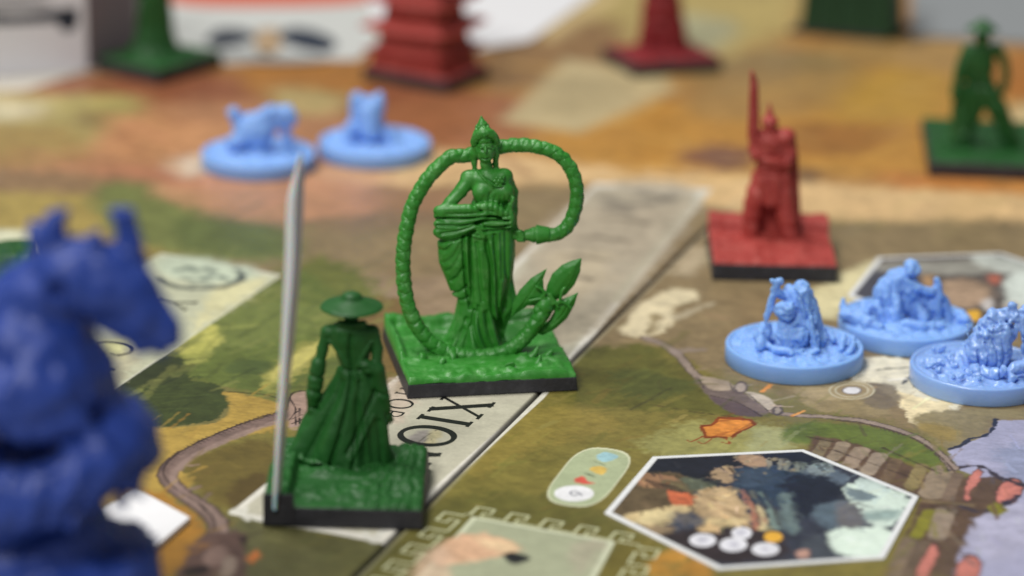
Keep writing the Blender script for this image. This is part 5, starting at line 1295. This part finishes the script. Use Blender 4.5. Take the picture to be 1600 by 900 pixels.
q([(560, 160, 13, 0), (562, 200, 14, 0), (560, 218, 12, 0)]); q([(590, 160, 12, 0), (585, 190, 14, 0), (592, 216, 14, 0)]); S.ell(f.px(576, 166, 0), (3.0, 2.2, 2.4), .5); S.ell(f.px(558, 153, 0), (1.3, 1.3, 1.5), .3); S.ell(f.px(593, 153, 0), (1.2, 1.3, 1.5), .3); q([(576, 180, 16, -1.5), (580, 205, 18, -2)], .5); q([(548, 200, 10, -2), (544, 222, 9, -3)], .5); q([(606, 205, 9, -1), (614, 222, 9, -2)], .5)
S.bump(1.6, .3, 8); S.mesh('squat_figure', LBLUE, f.root)

# ------------------------------------------------------------------ deep blue horned dragon, very near
D = Fig('dragon_miniature', 70, 1060, 'large blurred deep blue coiled dragon miniature with a horned head, nearest the camera', 'miniature')
S = Sculpt((-26, -17, .5), (20, 17, 68), .36)
q = lambda pts, k=.6, n=0: S.path([D.pr(*a) for a in pts], k, n)
def coil(cu, cv, ru, thick, a0, a1, rise, k=1.0, tilt=0.0):
    c = D.px(cu, cv, 0); R = ru * D.mm; pts = []
    for i in range(25):
        t = i / 24; a = math.radians(a0 + (a1 - a0) * t)
        pts.append((c[0] + R * math.cos(a), R * .92 * math.sin(a), c[2] + rise * t + tilt * math.cos(a), thick * D.mm * (1 - .12 * t)))
    S.path(pts, k); return pts[-1]
coil(66, 735, 124, 56, -210, 200, 2.0, 1.0, 3.6); coil(64, 930, 132, 60, -210, 190, 2.5, .6, 2.0)
e1 = coil(44, 600, 72, 56, 180, 560, 4.0)
S.ell(D.px(50, 900, 0), (13, 11, 14), 2)
S.path([(*e1[:3], 4.3), (*D.px(-12, 560, 3), 6.0), (*D.px(6, 510, 3), 5.8), (*D.px(44, 474, 2), 5.2), (*D.px(84, 450, 0), 4.8)], .8, 4)
S.ell(D.px(52, 560, -1), (8.5, 7.5, 8.5), 1.5); q([(100, 540, 44, 1), (136, 606, 42, 1), (180, 660, 40, 1), (208, 700, 34, 0)], 1.6); q([(60, 600, 24, -6), (112, 640, 20, -7), (160, 700, 12, -8)], .5, 3); q([(-20, 640, 22, -7), (40, 668, 20, -8.5), (110, 664, 14, -8)], .5, 3)
S.ell(D.px(142, 436, -1), (8.2, 5.2, 4.6), 1.0, rot=Matrix.Rotation(.35, 4, 'Y')); q([(160, 425, 46, -1), (205, 462, 42, -1.5), (236, 498, 33, -2), (262, 524, 23, -2.2)], 1.0); q([(196, 410, 20, -1), (222, 425, 13, -2), (240, 450, 6, -2.5)], .6)
q([(196, 372, 14, 1), (214, 384, 9, 1), (226, 402, 4, 1)], .6); q([(70, 404, 18, 1), (58, 380, 9, 1), (50, 352, 4, 1)], .6); q([(30, 440, 16, 2), (14, 420, 8, 2), (2, 396, 4, 2)], .6); q([(120, 465, 18, -1), (170, 498, 17, -1.5), (226, 532, 13, -2), (258, 538, 10, -2)], .8)
q([(202, 412, 26, 0), (206, 378, 20, 0), (192, 334, 14, .3), (172, 290, 9, .5)], .4); q([(86, 412, 24, -1), (78, 374, 18, -1), (84, 342, 13, -.8), (100, 314, 8, -.5)], .4); q([(128, 392, 16, -1), (146, 374, 8, -1)], .5); q([(110, 388, 12, 1), (62, 360, 7, 1), (48, 372, 4, 1)], .5)
for u, v, du, dv, dy in [(232, 690, 12, 8, -1), (236, 730, 12, 10, -2), (218, 770, 10, 12, -5), (205, 655, 12, -6, 0), (140, 600, 8, -6, -1), (236, 870, 12, 8, -1), (238, 905, 12, 8, -2), (190, 790, 8, 12, -8), (110, 812, 0, 14, -13), (30, 818, 0, 14, -13), (-20, 480, -12, -16, 4), (10, 430, -6, -18, 3)]:
    q([(u - du * .6, v - dv * .6, 12, dy), (u + du, v + dv, 2.5, dy - .5)], .8)

S.ell(D.px(86, 452, -5.2), (1.6, 1.6, 1.3), .3, mode='cut'); S.ell(D.px(40, 708, -9), (5.5, 5, 1.7), .3, mode='cut')
for a in np.arange(-3.0, 2.0, .33):
    c = D.px(66, 722, 0); R = 126 * D.mm; r0 = 52 * D.mm
    S.relief([(c[0] + (R - r0 * .4) * math.cos(a), c[2] - 2.5), (c[0] + (R + r0) * math.cos(a * .98), c[2] + 3)], .5, .5, -2)
rd = random.Random(3)
for u, v, du, dv in [(222, 428, 20, 2), (236, 452, 18, 6), (250, 480, 16, 2), (262, 500, 18, 4), (270, 522, 18, 12), (250, 540, 6, 18), (222, 530, -4, 18), (196, 512, -8, 16), (168, 494, -8, 14), (150, 384, 2, -18), (126, 392, -4, -16), (60, 420, -18, -10)]:
    S.path([D.pr(u - du * .4, v - dv * .4, 12, -2), D.pr(u + du * .5, v + dv * .5, 6, -2.3), D.pr(u + du, v + dv, 2, -2.4)], .6)
for cu, cv, ru in ((66, 722, 150), (64, 905, 165), (44, 600, 100)):
    c = D.px(cu, cv, 0)
    for i in range(30):
        a = math.radians(-150 + 300 * i / 29 + rd.uniform(-4, 4)); R = ru * D.mm * rd.uniform(.9, 1.0); zz = c[2] + rd.uniform(-3, 3)
        S.cap((R * .9 * math.cos(a) + c[0], R * .85 * math.sin(a), zz), ((R + 3.0) * math.cos(a + .06) + c[0], (R + 3.0) * .92 * math.sin(a + .06), zz + rd.uniform(.5, 3.2)), 1.3, .25, .5)
S.bump(4.0, .6, 4); S.bump(1.7, .4, 7)
S.mesh('coiled_dragon', DBLUE, D.root)
v0 = []
n = 64
for r, z in ((18.5, .02), (19, .4), (19, 3.0), (18.4, 3.4), (.01, 3.6)): v0 += [(r * math.cos(a) - 2, r * math.sin(a), z) for a in np.arange(n) / n * 2 * math.pi]
mesh_ob('round_base', v0, [(j * n + i, j * n + (i + 1) % n, (j + 1) * n + (i + 1) % n, (j + 1) * n + i) for j in range(4) for i in range(n)] + [tuple(range(n))[::-1]], DBLUE, D.root)

# ------------------------------------------------------------------ far miniatures
def corner_base(f, pts, hgt, gmat, seed, amp=.5, wall=None):
    """base from near-left, near-right, far-right bottom corners as seen"""
    g = [ground(*q_)[:2] - (f.X, f.Y) for q_ in pts]
    if len(g) == 3: g.append(g[0] + g[2] - g[1])
    V = [(*a, .03) for a in g] + [(*a, hgt) for a in g]
    bevel(mesh_ob('base', V, [(3, 2, 1, 0), (4, 5, 6, 7), (0, 1, 5, 4), (1, 2, 6, 5), (2, 3, 7, 6), (3, 0, 4, 7)], BLACK, f.root, False), .25)
    c = sum(g) / 4; qd = [c + (a - c) * .96 for a in g]
    def hf(A, B_, x, y):
        z = .3 + amp * fbm2(x, y, 4.5, seed, 3) + .2 * fbm2(x, y, 1.5, seed + 3, 2)
        return z if wall is None else z + wall(A, B_)
    terrain(f, qd, hgt, hf, gmat, n=60, drop=.4)
def quad_prism(name, f, c, half, z0, z1, rot, mat, top=1.0, bev=.3):
    V = []
    for z, k in ((z0, 1), (z1, top)):
        for sx, sy in ((-1, -1), (1, -1), (1, 1), (-1, 1)):
            x, y = sx * half[0] * k, sy * half[1] * k; V.append((c[0] + x * math.cos(rot) - y * math.sin(rot), c[1] + x * math.sin(rot) + y * math.cos(rot), z))
    return bevel(mesh_ob(name, V, [(3, 2, 1, 0), (4, 5, 6, 7), (0, 1, 5, 4), (1, 2, 6, 5), (2, 3, 7, 6), (3, 0, 4, 7)], mat, f.root, False), bev)
# green robed pillar figure far left
f = Fig('robed_miniature', 240, 106, 'blurred green miniature with a flaring robe, far back beside the white box', 'miniature')
corner_base(f, [(150, 112), (248, 134), (348, 104)], 3.4, GREEN_D, 31)
S = Sculpt((-12, -9, 2), (12, 9, 44), .3); p = f.px
def frow(f, v, ul, ur, ry, cy=0.0):
    a, b = f.px(ul, v, cy), f.px(ur, v, cy); return ((a[2] + b[2]) / 2, (a[0] + b[0]) / 2, cy, (b[0] - a[0]) / 2, ry)
S.drape([frow(f, 104, 178, 312, 6), frow(f, 88, 192, 296, 5), frow(f, 70, 210, 276, 3.6), frow(f, 40, 216, 268, 3.0), frow(f, 0, 216, 266, 2.8), frow(f, -60, 212, 270, 2.8), frow(f, -90, 210, 274, 2.6)], lambda th, z: .08 * np.sin(th * 7 + z * .1), .5)
S.path([f.pr(212, -92, 12, 0), f.pr(200, -50, 9, -1), f.pr(214, -20, 7, -2.5)], .5); S.path([f.pr(272, -92, 12, 0), f.pr(286, -50, 9, -1), f.pr(268, -20, 7, -2.5)], .5)
S.path([f.pr(242, -95, 10, 0), f.pr(242, -112, 9, 0)], .5); S.ell(f.px(242, -128, 0), (2.0, 2.1, 2.6), .3)
S.bump(2, .3, 3); S.mesh('robed_figure', GREEN_D, f.root)
# red pagoda
f = Fig('pagoda_miniature', 662, 118, 'blurred red pagoda miniature of stacked tiers on a black base', 'miniature building')
corner_base(f, [(566, 124), (698, 148), (764, 122)], 3.2, RED, 35)
e_ = ground(698, 146)[:2] - ground(566, 124)[:2]; rt_ = math.atan2(e_[1], e_[0]); cen = (0, 0)
zt = lambda v: f.px(662, v, -9)[2]
def tier(v0_, v1_, w, rw):
    z0, z1 = zt(v0_), zt(v1_); quad_prism('tier_wall', f, cen, (w, w), z0 - .2, z1, rt_, RED, .93)
    zr = z1 - .2; V = []
    for r, z in ((rw, zr), (rw * 1.02, zr + .5), (rw * .82, zr + 1.5), (w * .8, zr + 2.6)):
        for k in range(32):
            a = k / 32 * 2 * math.pi; cx_, cy_ = math.cos(a), math.sin(a); m = 1 / max(abs(cx_), abs(cy_)); lift = (m - 1) * 1.6 * (r > w)
            x, y = r * cx_ * m, r * cy_ * m; V.append((x * math.cos(rt_) - y * math.sin(rt_), x * math.sin(rt_) + y * math.cos(rt_), z + lift))
    F = [(j * 32 + i, j * 32 + (i + 1) % 32, (j + 1) * 32 + (i + 1) % 32, (j + 1) * 32 + i) for j in range(3) for i in range(32)] + [tuple(range(32))[::-1], tuple(range(96, 128))]
    mesh_ob('tier_roof', V, F, RED, f.root, False)
    for k in range(3):
        t = (k - 1) * w * .55; bx_, by_ = t * math.cos(rt_) + (w + .0) * .97 * math.sin(rt_), t * math.sin(rt_) - (w + .0) * .97 * math.cos(rt_)
        quad_prism('pillar', f, (bx_, by_), (.45, .3), z0, z1, rt_, RED, 1, .1)
tier(126, 92, 10.0, 10.8); tier(84, 54, 8.3, 11.4); tier(44, 12, 7.4, 10.2); tier(2, -30, 6.6, 9.2); tier(-40, -66, 5.6, 8.0)
S = Sculpt((-2, -2, zt(-80) - 1), (2, 2, zt(-130) + 2), .25); S.cap((0, 0, zt(-76)), (0, 0, zt(-125)), 1.2, .2); S.mesh('spire', RED, f.root)
# red tower
RED_D = plastic('dark_red_primer', (128, 36, 40), .55, .35, .14, pale=(150, 60, 60), pale_amt=.3)
f = Fig('tower_miniature', 1032, 96, 'blurred dark red tower miniature with an arched opening on a black base', 'miniature building')
corner_base(f, [(940, 92), (990, 122), (1128, 112)], 3.2, RED_D, 41)
S = Sculpt((-11, -8, 1.8), (11, 8, 42), .3)
S.drape([frow(f, 98, 972, 1098, 5.5), frow(f, 86, 986, 1084, 5), frow(f, 70, 996, 1076, 4.3), frow(f, 40, 1000, 1070, 4.0), frow(f, 0, 1006, 1064, 3.6), frow(f, -60, 1014, 1054, 3.0), frow(f, -100, 1010, 1058, 3.4)], lambda th, z: .05 * np.sin(th * 8), .5)
S.path([f.pr(1024, 78, 14, -5.0), f.pr(1024, 58, 12, -4.6)], .2, mode='cut'); S.path([f.pr(1034, -108, 24, 0), f.pr(1034, -140, 3, 0)], .4)
for v in (30, -10, -50): S.relief(f.xz([(1000, v), (1070, v)]), .4, .35, 5)
S.bump(2, .25, 5); S.mesh('tower', RED_D, f.root)
# green gate house
f = Fig('gatehouse_miniature', 1325, 52, 'blurred blackish green gatehouse miniature cut by the top of the frame', 'miniature building')
GREEN_B = plastic('blackish_green_primer', (24, 62, 36), .5, .4, .15, pale=(40, 84, 50), pale_amt=.4)
gq = [ground(*q_)[:2] - (f.X, f.Y) for q_ in ((1232, 52), (1384, 66), (1428, 48))]; gq.append(gq[0] + gq[2] - gq[1])
V = [(*a, .03) for a in gq] + [(*a, 1.6) for a in gq]
bevel(mesh_ob('base', V, [(3, 2, 1, 0), (4, 5, 6, 7), (0, 1, 5, 4), (1, 2, 6, 5), (2, 3, 7, 6), (3, 0, 4, 7)], BLACK, f.root, False), .2)
gc = sum(gq) / 4; e_ = gq[1] - gq[0]; ga = math.atan2(e_[1], e_[0]); hw, hd = np.linalg.norm(e_) / 2, np.linalg.norm(gq[2] - gq[1]) / 2
quad_prism('wall', f, gc, (hw * .96, hd * .96), 1.6, 16, ga, GREEN_B, .93, .3)
for t in (-.75, -.25, .25, .75):
    quad_prism('buttress', f, gc + np.array((math.cos(ga), math.sin(ga))) * hw * t - np.array((-math.sin(ga), math.cos(ga))) * hd * .93, (.8, .5), 1.6, 15.5, ga, GREEN_B, .9, .15)
quad_prism('door_panel', f, gc + np.array((math.cos(ga), math.sin(ga))) * hw * .94, (.5, hd * .4), 1.6, 9, ga, BLACK, 1, .15)
quad_prism('roof', f, gc, (hw * 1.12, hd * 1.15), 15.8, 19.5, ga, GREEN_B, .72, .3)
# green hat warrior at the right edge
f = Fig('hat_warrior_miniature', 1545, 248, 'blurred green striding miniature in a pointed wide hat at the right edge', 'miniature')
corner_base(f, [(1450, 276), (1640, 284), (1618, 212)], 3.2, GREEN_D, 45)
S = Sculpt((-12, -6, 2.6), (10, 6, 44), .24); q = lambda pts, k=.4, n=0: S.path([f.pr(*a) for a in pts], k, n)
def r5(v, a, b, ry): return frow(f, v, a, b, ry)
S.drape([r5(232, 1484, 1520, 3), r5(200, 1486, 1526, 3), r5(160, 1490, 1542, 2.6), r5(120, 1500, 1550, 2.3), r5(90, 1506, 1554, 2.2), r5(72, 1512, 1558, 2.0)], lambda th, z: .07 * np.sin(th * 7 + z * .2), .4)
q([(1540, 130, 14, -.5), (1558, 170, 16, -1), (1576, 210, 14, -1), (1590, 240, 11, -1), (1600, 246, 9, -2)], .5); q([(1556, 76, 9, 0), (1568, 92, 7, 0), (1572, 120, 6, -.5), (1566, 142, 7, -1)], .3, 3); q([(1512, 78, 10, 0), (1500, 110, 9, -.5), (1494, 150, 9, -1)], .4)
q([(1536, 74, 9, 0), (1535, 58, 10, 0)], .3); S.ell(f.px(1535, 58, -.2), (1.7, 1.8, 1.9), .3); q([(1490, 225, 14, 0), (1500, 240, 11, -1)], .4)
for qq in [[(1510, 110), (1504, 200)], [(1524, 110), (1520, 220)], [(1540, 130), (1556, 200)], [(1505, 128), (1550, 132)]]: S.relief(f.xz(qq), .5, .5, 3)
S.bump(1.6, .15, 8); S.mesh('striding_figure', GREEN_D, f.root)
S = Sculpt((-8, -6, 30), (6, 6, 46), .2); c = f.px(1534, 50, 0)
S.lathe((c[0], 0, c[2]), [(.01, -.2), (4.6, -.5), (4.8, -.2), (3.0, 1.2), (1.5, 2.3), (.5, 3.1), (.01, 3.2)]); S.bump(2, .15, 2); S.mesh('pointed_hat', GREEN_D, f.root)
# green rocks of a miniature behind the dragon
f = Fig('rock_miniature', -40, 452, 'dark green rocky miniature half hidden behind the blue dragon', 'miniature')
corner_base(f, [(-160, 478), (48, 472), (66, 420)], 3.2, GREEN_D, 51, 1.0, lambda A, B_: 2.8 * np.clip((B_ - .35) / .1, 0, 1))

# ------------------------------------------------------------------ cards, sheets and box around the board
def slab(name, part, pts, z0, z1, mat, label, cat, cols=None):
    g = [ground(u, v, z1)[:2] for u, v in pts]; c = sum(g) / len(g); n = len(g)
    t = empty(name, (c[0], c[1], 0), label, cat)
    V = [(*(a - c), z0) for a in g] + [(*(a - c), z1) for a in g]
    F = [tuple(range(n))[::-1], tuple(range(n, 2 * n))] + [(i, (i + 1) % n, n + (i + 1) % n, n + i) for i in range(n)]
    o = bevel(mesh_ob(part, V, F, mat, t, False), .08); return t, c
WCARD = plastic('white_card', (234, 234, 236), .5, .3, .03, bump=.08)
slab('white_card_token', 'card', [(238, 858), (297, 808), (214, 763), (130, 812)], .05, 1.0, WCARD, 'small plain white square card lying beside the blue dragon', 'card')
PAPER = plastic('pale_paper', (196, 198, 194), .55, .3, .04)
def patch(t, c, name, pts, mat, z):
    g = [ground(u, v, z)[:2] - c for u, v in pts]; g = catmull(g, 5, True)
    return mesh_ob(name, [(*a, z) for a in g], [tuple(range(len(g)))[::-1] if np.cross(g[1] - g[0], g[2] - g[1]) < 0 else tuple(range(len(g)))], mat, t, False)
NAVY = ink('navy_ink', (44, 52, 66)); ORANGE = ink('orange_ink', (206, 96, 66)); TAN = ink('tan_ink', (176, 150, 118)); GREY = ink('grey_ink', (150, 152, 150)); CREAM = ink('cream_ink', (206, 190, 150))
t, c = slab('portrait_sheet', 'sheet', [(268, 100), (560, 92), (592, 62), (566, -20), (250, -20)], .05, .5, PAPER, 'pale grey sheet with two dark oval pictures beside the pagoda', 'sheet')
patch(t, c, 'dark_oval', [(322, 64), (336, 48), (362, 44), (392, 50), (398, 62), (370, 70), (340, 72)], NAVY, .53)
patch(t, c, 'dark_oval', [(434, 58), (452, 44), (486, 46), (520, 60), (524, 76), (498, 82), (456, 72)], NAVY, .53)
patch(t, c, 'tan_patch', [(400, 50), (436, 46), (436, 80), (404, 84)], TAN, .53)
patch(t, c, 'orange_strip', [(280, 6), (420, 10), (560, 4), (560, -18), (280, -18)], ORANGE, .53)
patch(t, c, 'grey_strip', [(330, 74), (400, 80), (520, 92), (440, 98), (340, 92)], GREY, .53)
slab('white_paper', 'sheet', [(590, 46), (740, 78), (828, 62), (930, -10), (930, -40), (560, -40)], .05, .5, plastic('white_paper', (226, 226, 228), .55, .3, .03), 'white paper lying behind the red pagoda', 'paper')
t, c = slab('table_overlay', 'overlay', [(1424, 52), (1640, 66), (1640, -60), (1424, -60)], .05, 1.2, plastic('grey_overlay_plastic', (142, 146, 148), .5, .4, .05), 'flat grey tray for the bare table in the top right corner behind the gatehouse', 'overlay')  # added slab that stands for the bare grey table
t, c = slab('white_sheet', 'sheet', [(-120, 148), (40, 140), (130, 112), (290, 92), (290, 60), (-120, 60)], .04, .35, plastic('cream_paper', (206, 200, 188), .55, .3, .04), 'cream sheet under the white box in the top left corner', 'sheet')
# white box with navy print
BW = plastic('white_box_card', (222, 222, 228), .4, .4, .03); BM = plastic('mauve_box_card', (142, 128, 136), .5, .4, .08)
a_, b_2, c_2 = ground(-140, 132)[:2], ground(137, 112)[:2], ground(222, 84)[:2]; d_2 = a_ + c_2 - b_2; cc = (a_ + b_2 + c_2 + d_2) / 4
t = empty('game_box', (cc[0], cc[1], 0), 'white box with navy print and a mauve side in the top left corner', 'box')
def wall(name, p_, q_, h, m, th=1.0, inn=None):
    d = (q_ - p_) / np.linalg.norm(q_ - p_); n_ = np.array((-d[1], d[0])) * th
    L = [p_ - cc, q_ - cc, q_ - cc + n_, p_ - cc + n_]
    V = [(*x_, .4) for x_ in L] + [(*x_, h) for x_ in L]
    return mesh_ob(name, V, [(3, 2, 1, 0), (4, 5, 6, 7), (0, 1, 5, 4), (1, 2, 6, 5), (2, 3, 7, 6), (3, 0, 4, 7)], m, t, False)
wall('front_panel', a_, b_2, 36, BW); wall('side_panel', b_2 + (c_2 - b_2) * .004, c_2, 36, BM); wall('back_panel', c_2, d_2, 36, BW); wall('side_panel', d_2, a_, 36, BM)
V = [(*(x_ - cc), z) for z in (36.02, 37) for x_ in (a_, b_2, c_2, d_2)]; mesh_ob('lid', V, [(3, 2, 1, 0), (4, 5, 6, 7), (0, 1, 5, 4), (1, 2, 6, 5), (2, 3, 7, 6), (3, 0, 4, 7)], BW, t, False)
def on_front(u, v, off=.06):
    """spot of the box's front panel seen at (u, v)"""
    du, dv = u - 800.0, v - 450.0; a = du * cr + dv * sr; b = -du * sr + dv * cr
    d = np.array((a, F_PX * cp - b * sp, -F_PX * sp - b * cp)); e = (b_2 - a_) / np.linalg.norm(b_2 - a_); nn = np.array((e[1], -e[0])); nn = nn if nn[1] < 0 else -nn
    tt = (a_ @ nn) / (d[:2] @ nn); q_ = d * tt; return (q_[0] - cc[0] + nn[0] * off, q_[1] - cc[1] + nn[1] * off, CAM_H + q_[2])
for P6 in ([(-20, 22), (20, 24), (60, 20), (118, 12), (112, 30), (60, 36), (-20, 38)], [(90, 26), (120, 18), (118, 44), (98, 48)], [(-20, 4), (70, 2), (70, 9), (-20, 12)]):
    g = catmull([np.array(on_front(*a)) for a in P6], 4, True); mesh_ob('navy_print', g, [tuple(range(len(g)))], NAVY, t, False)
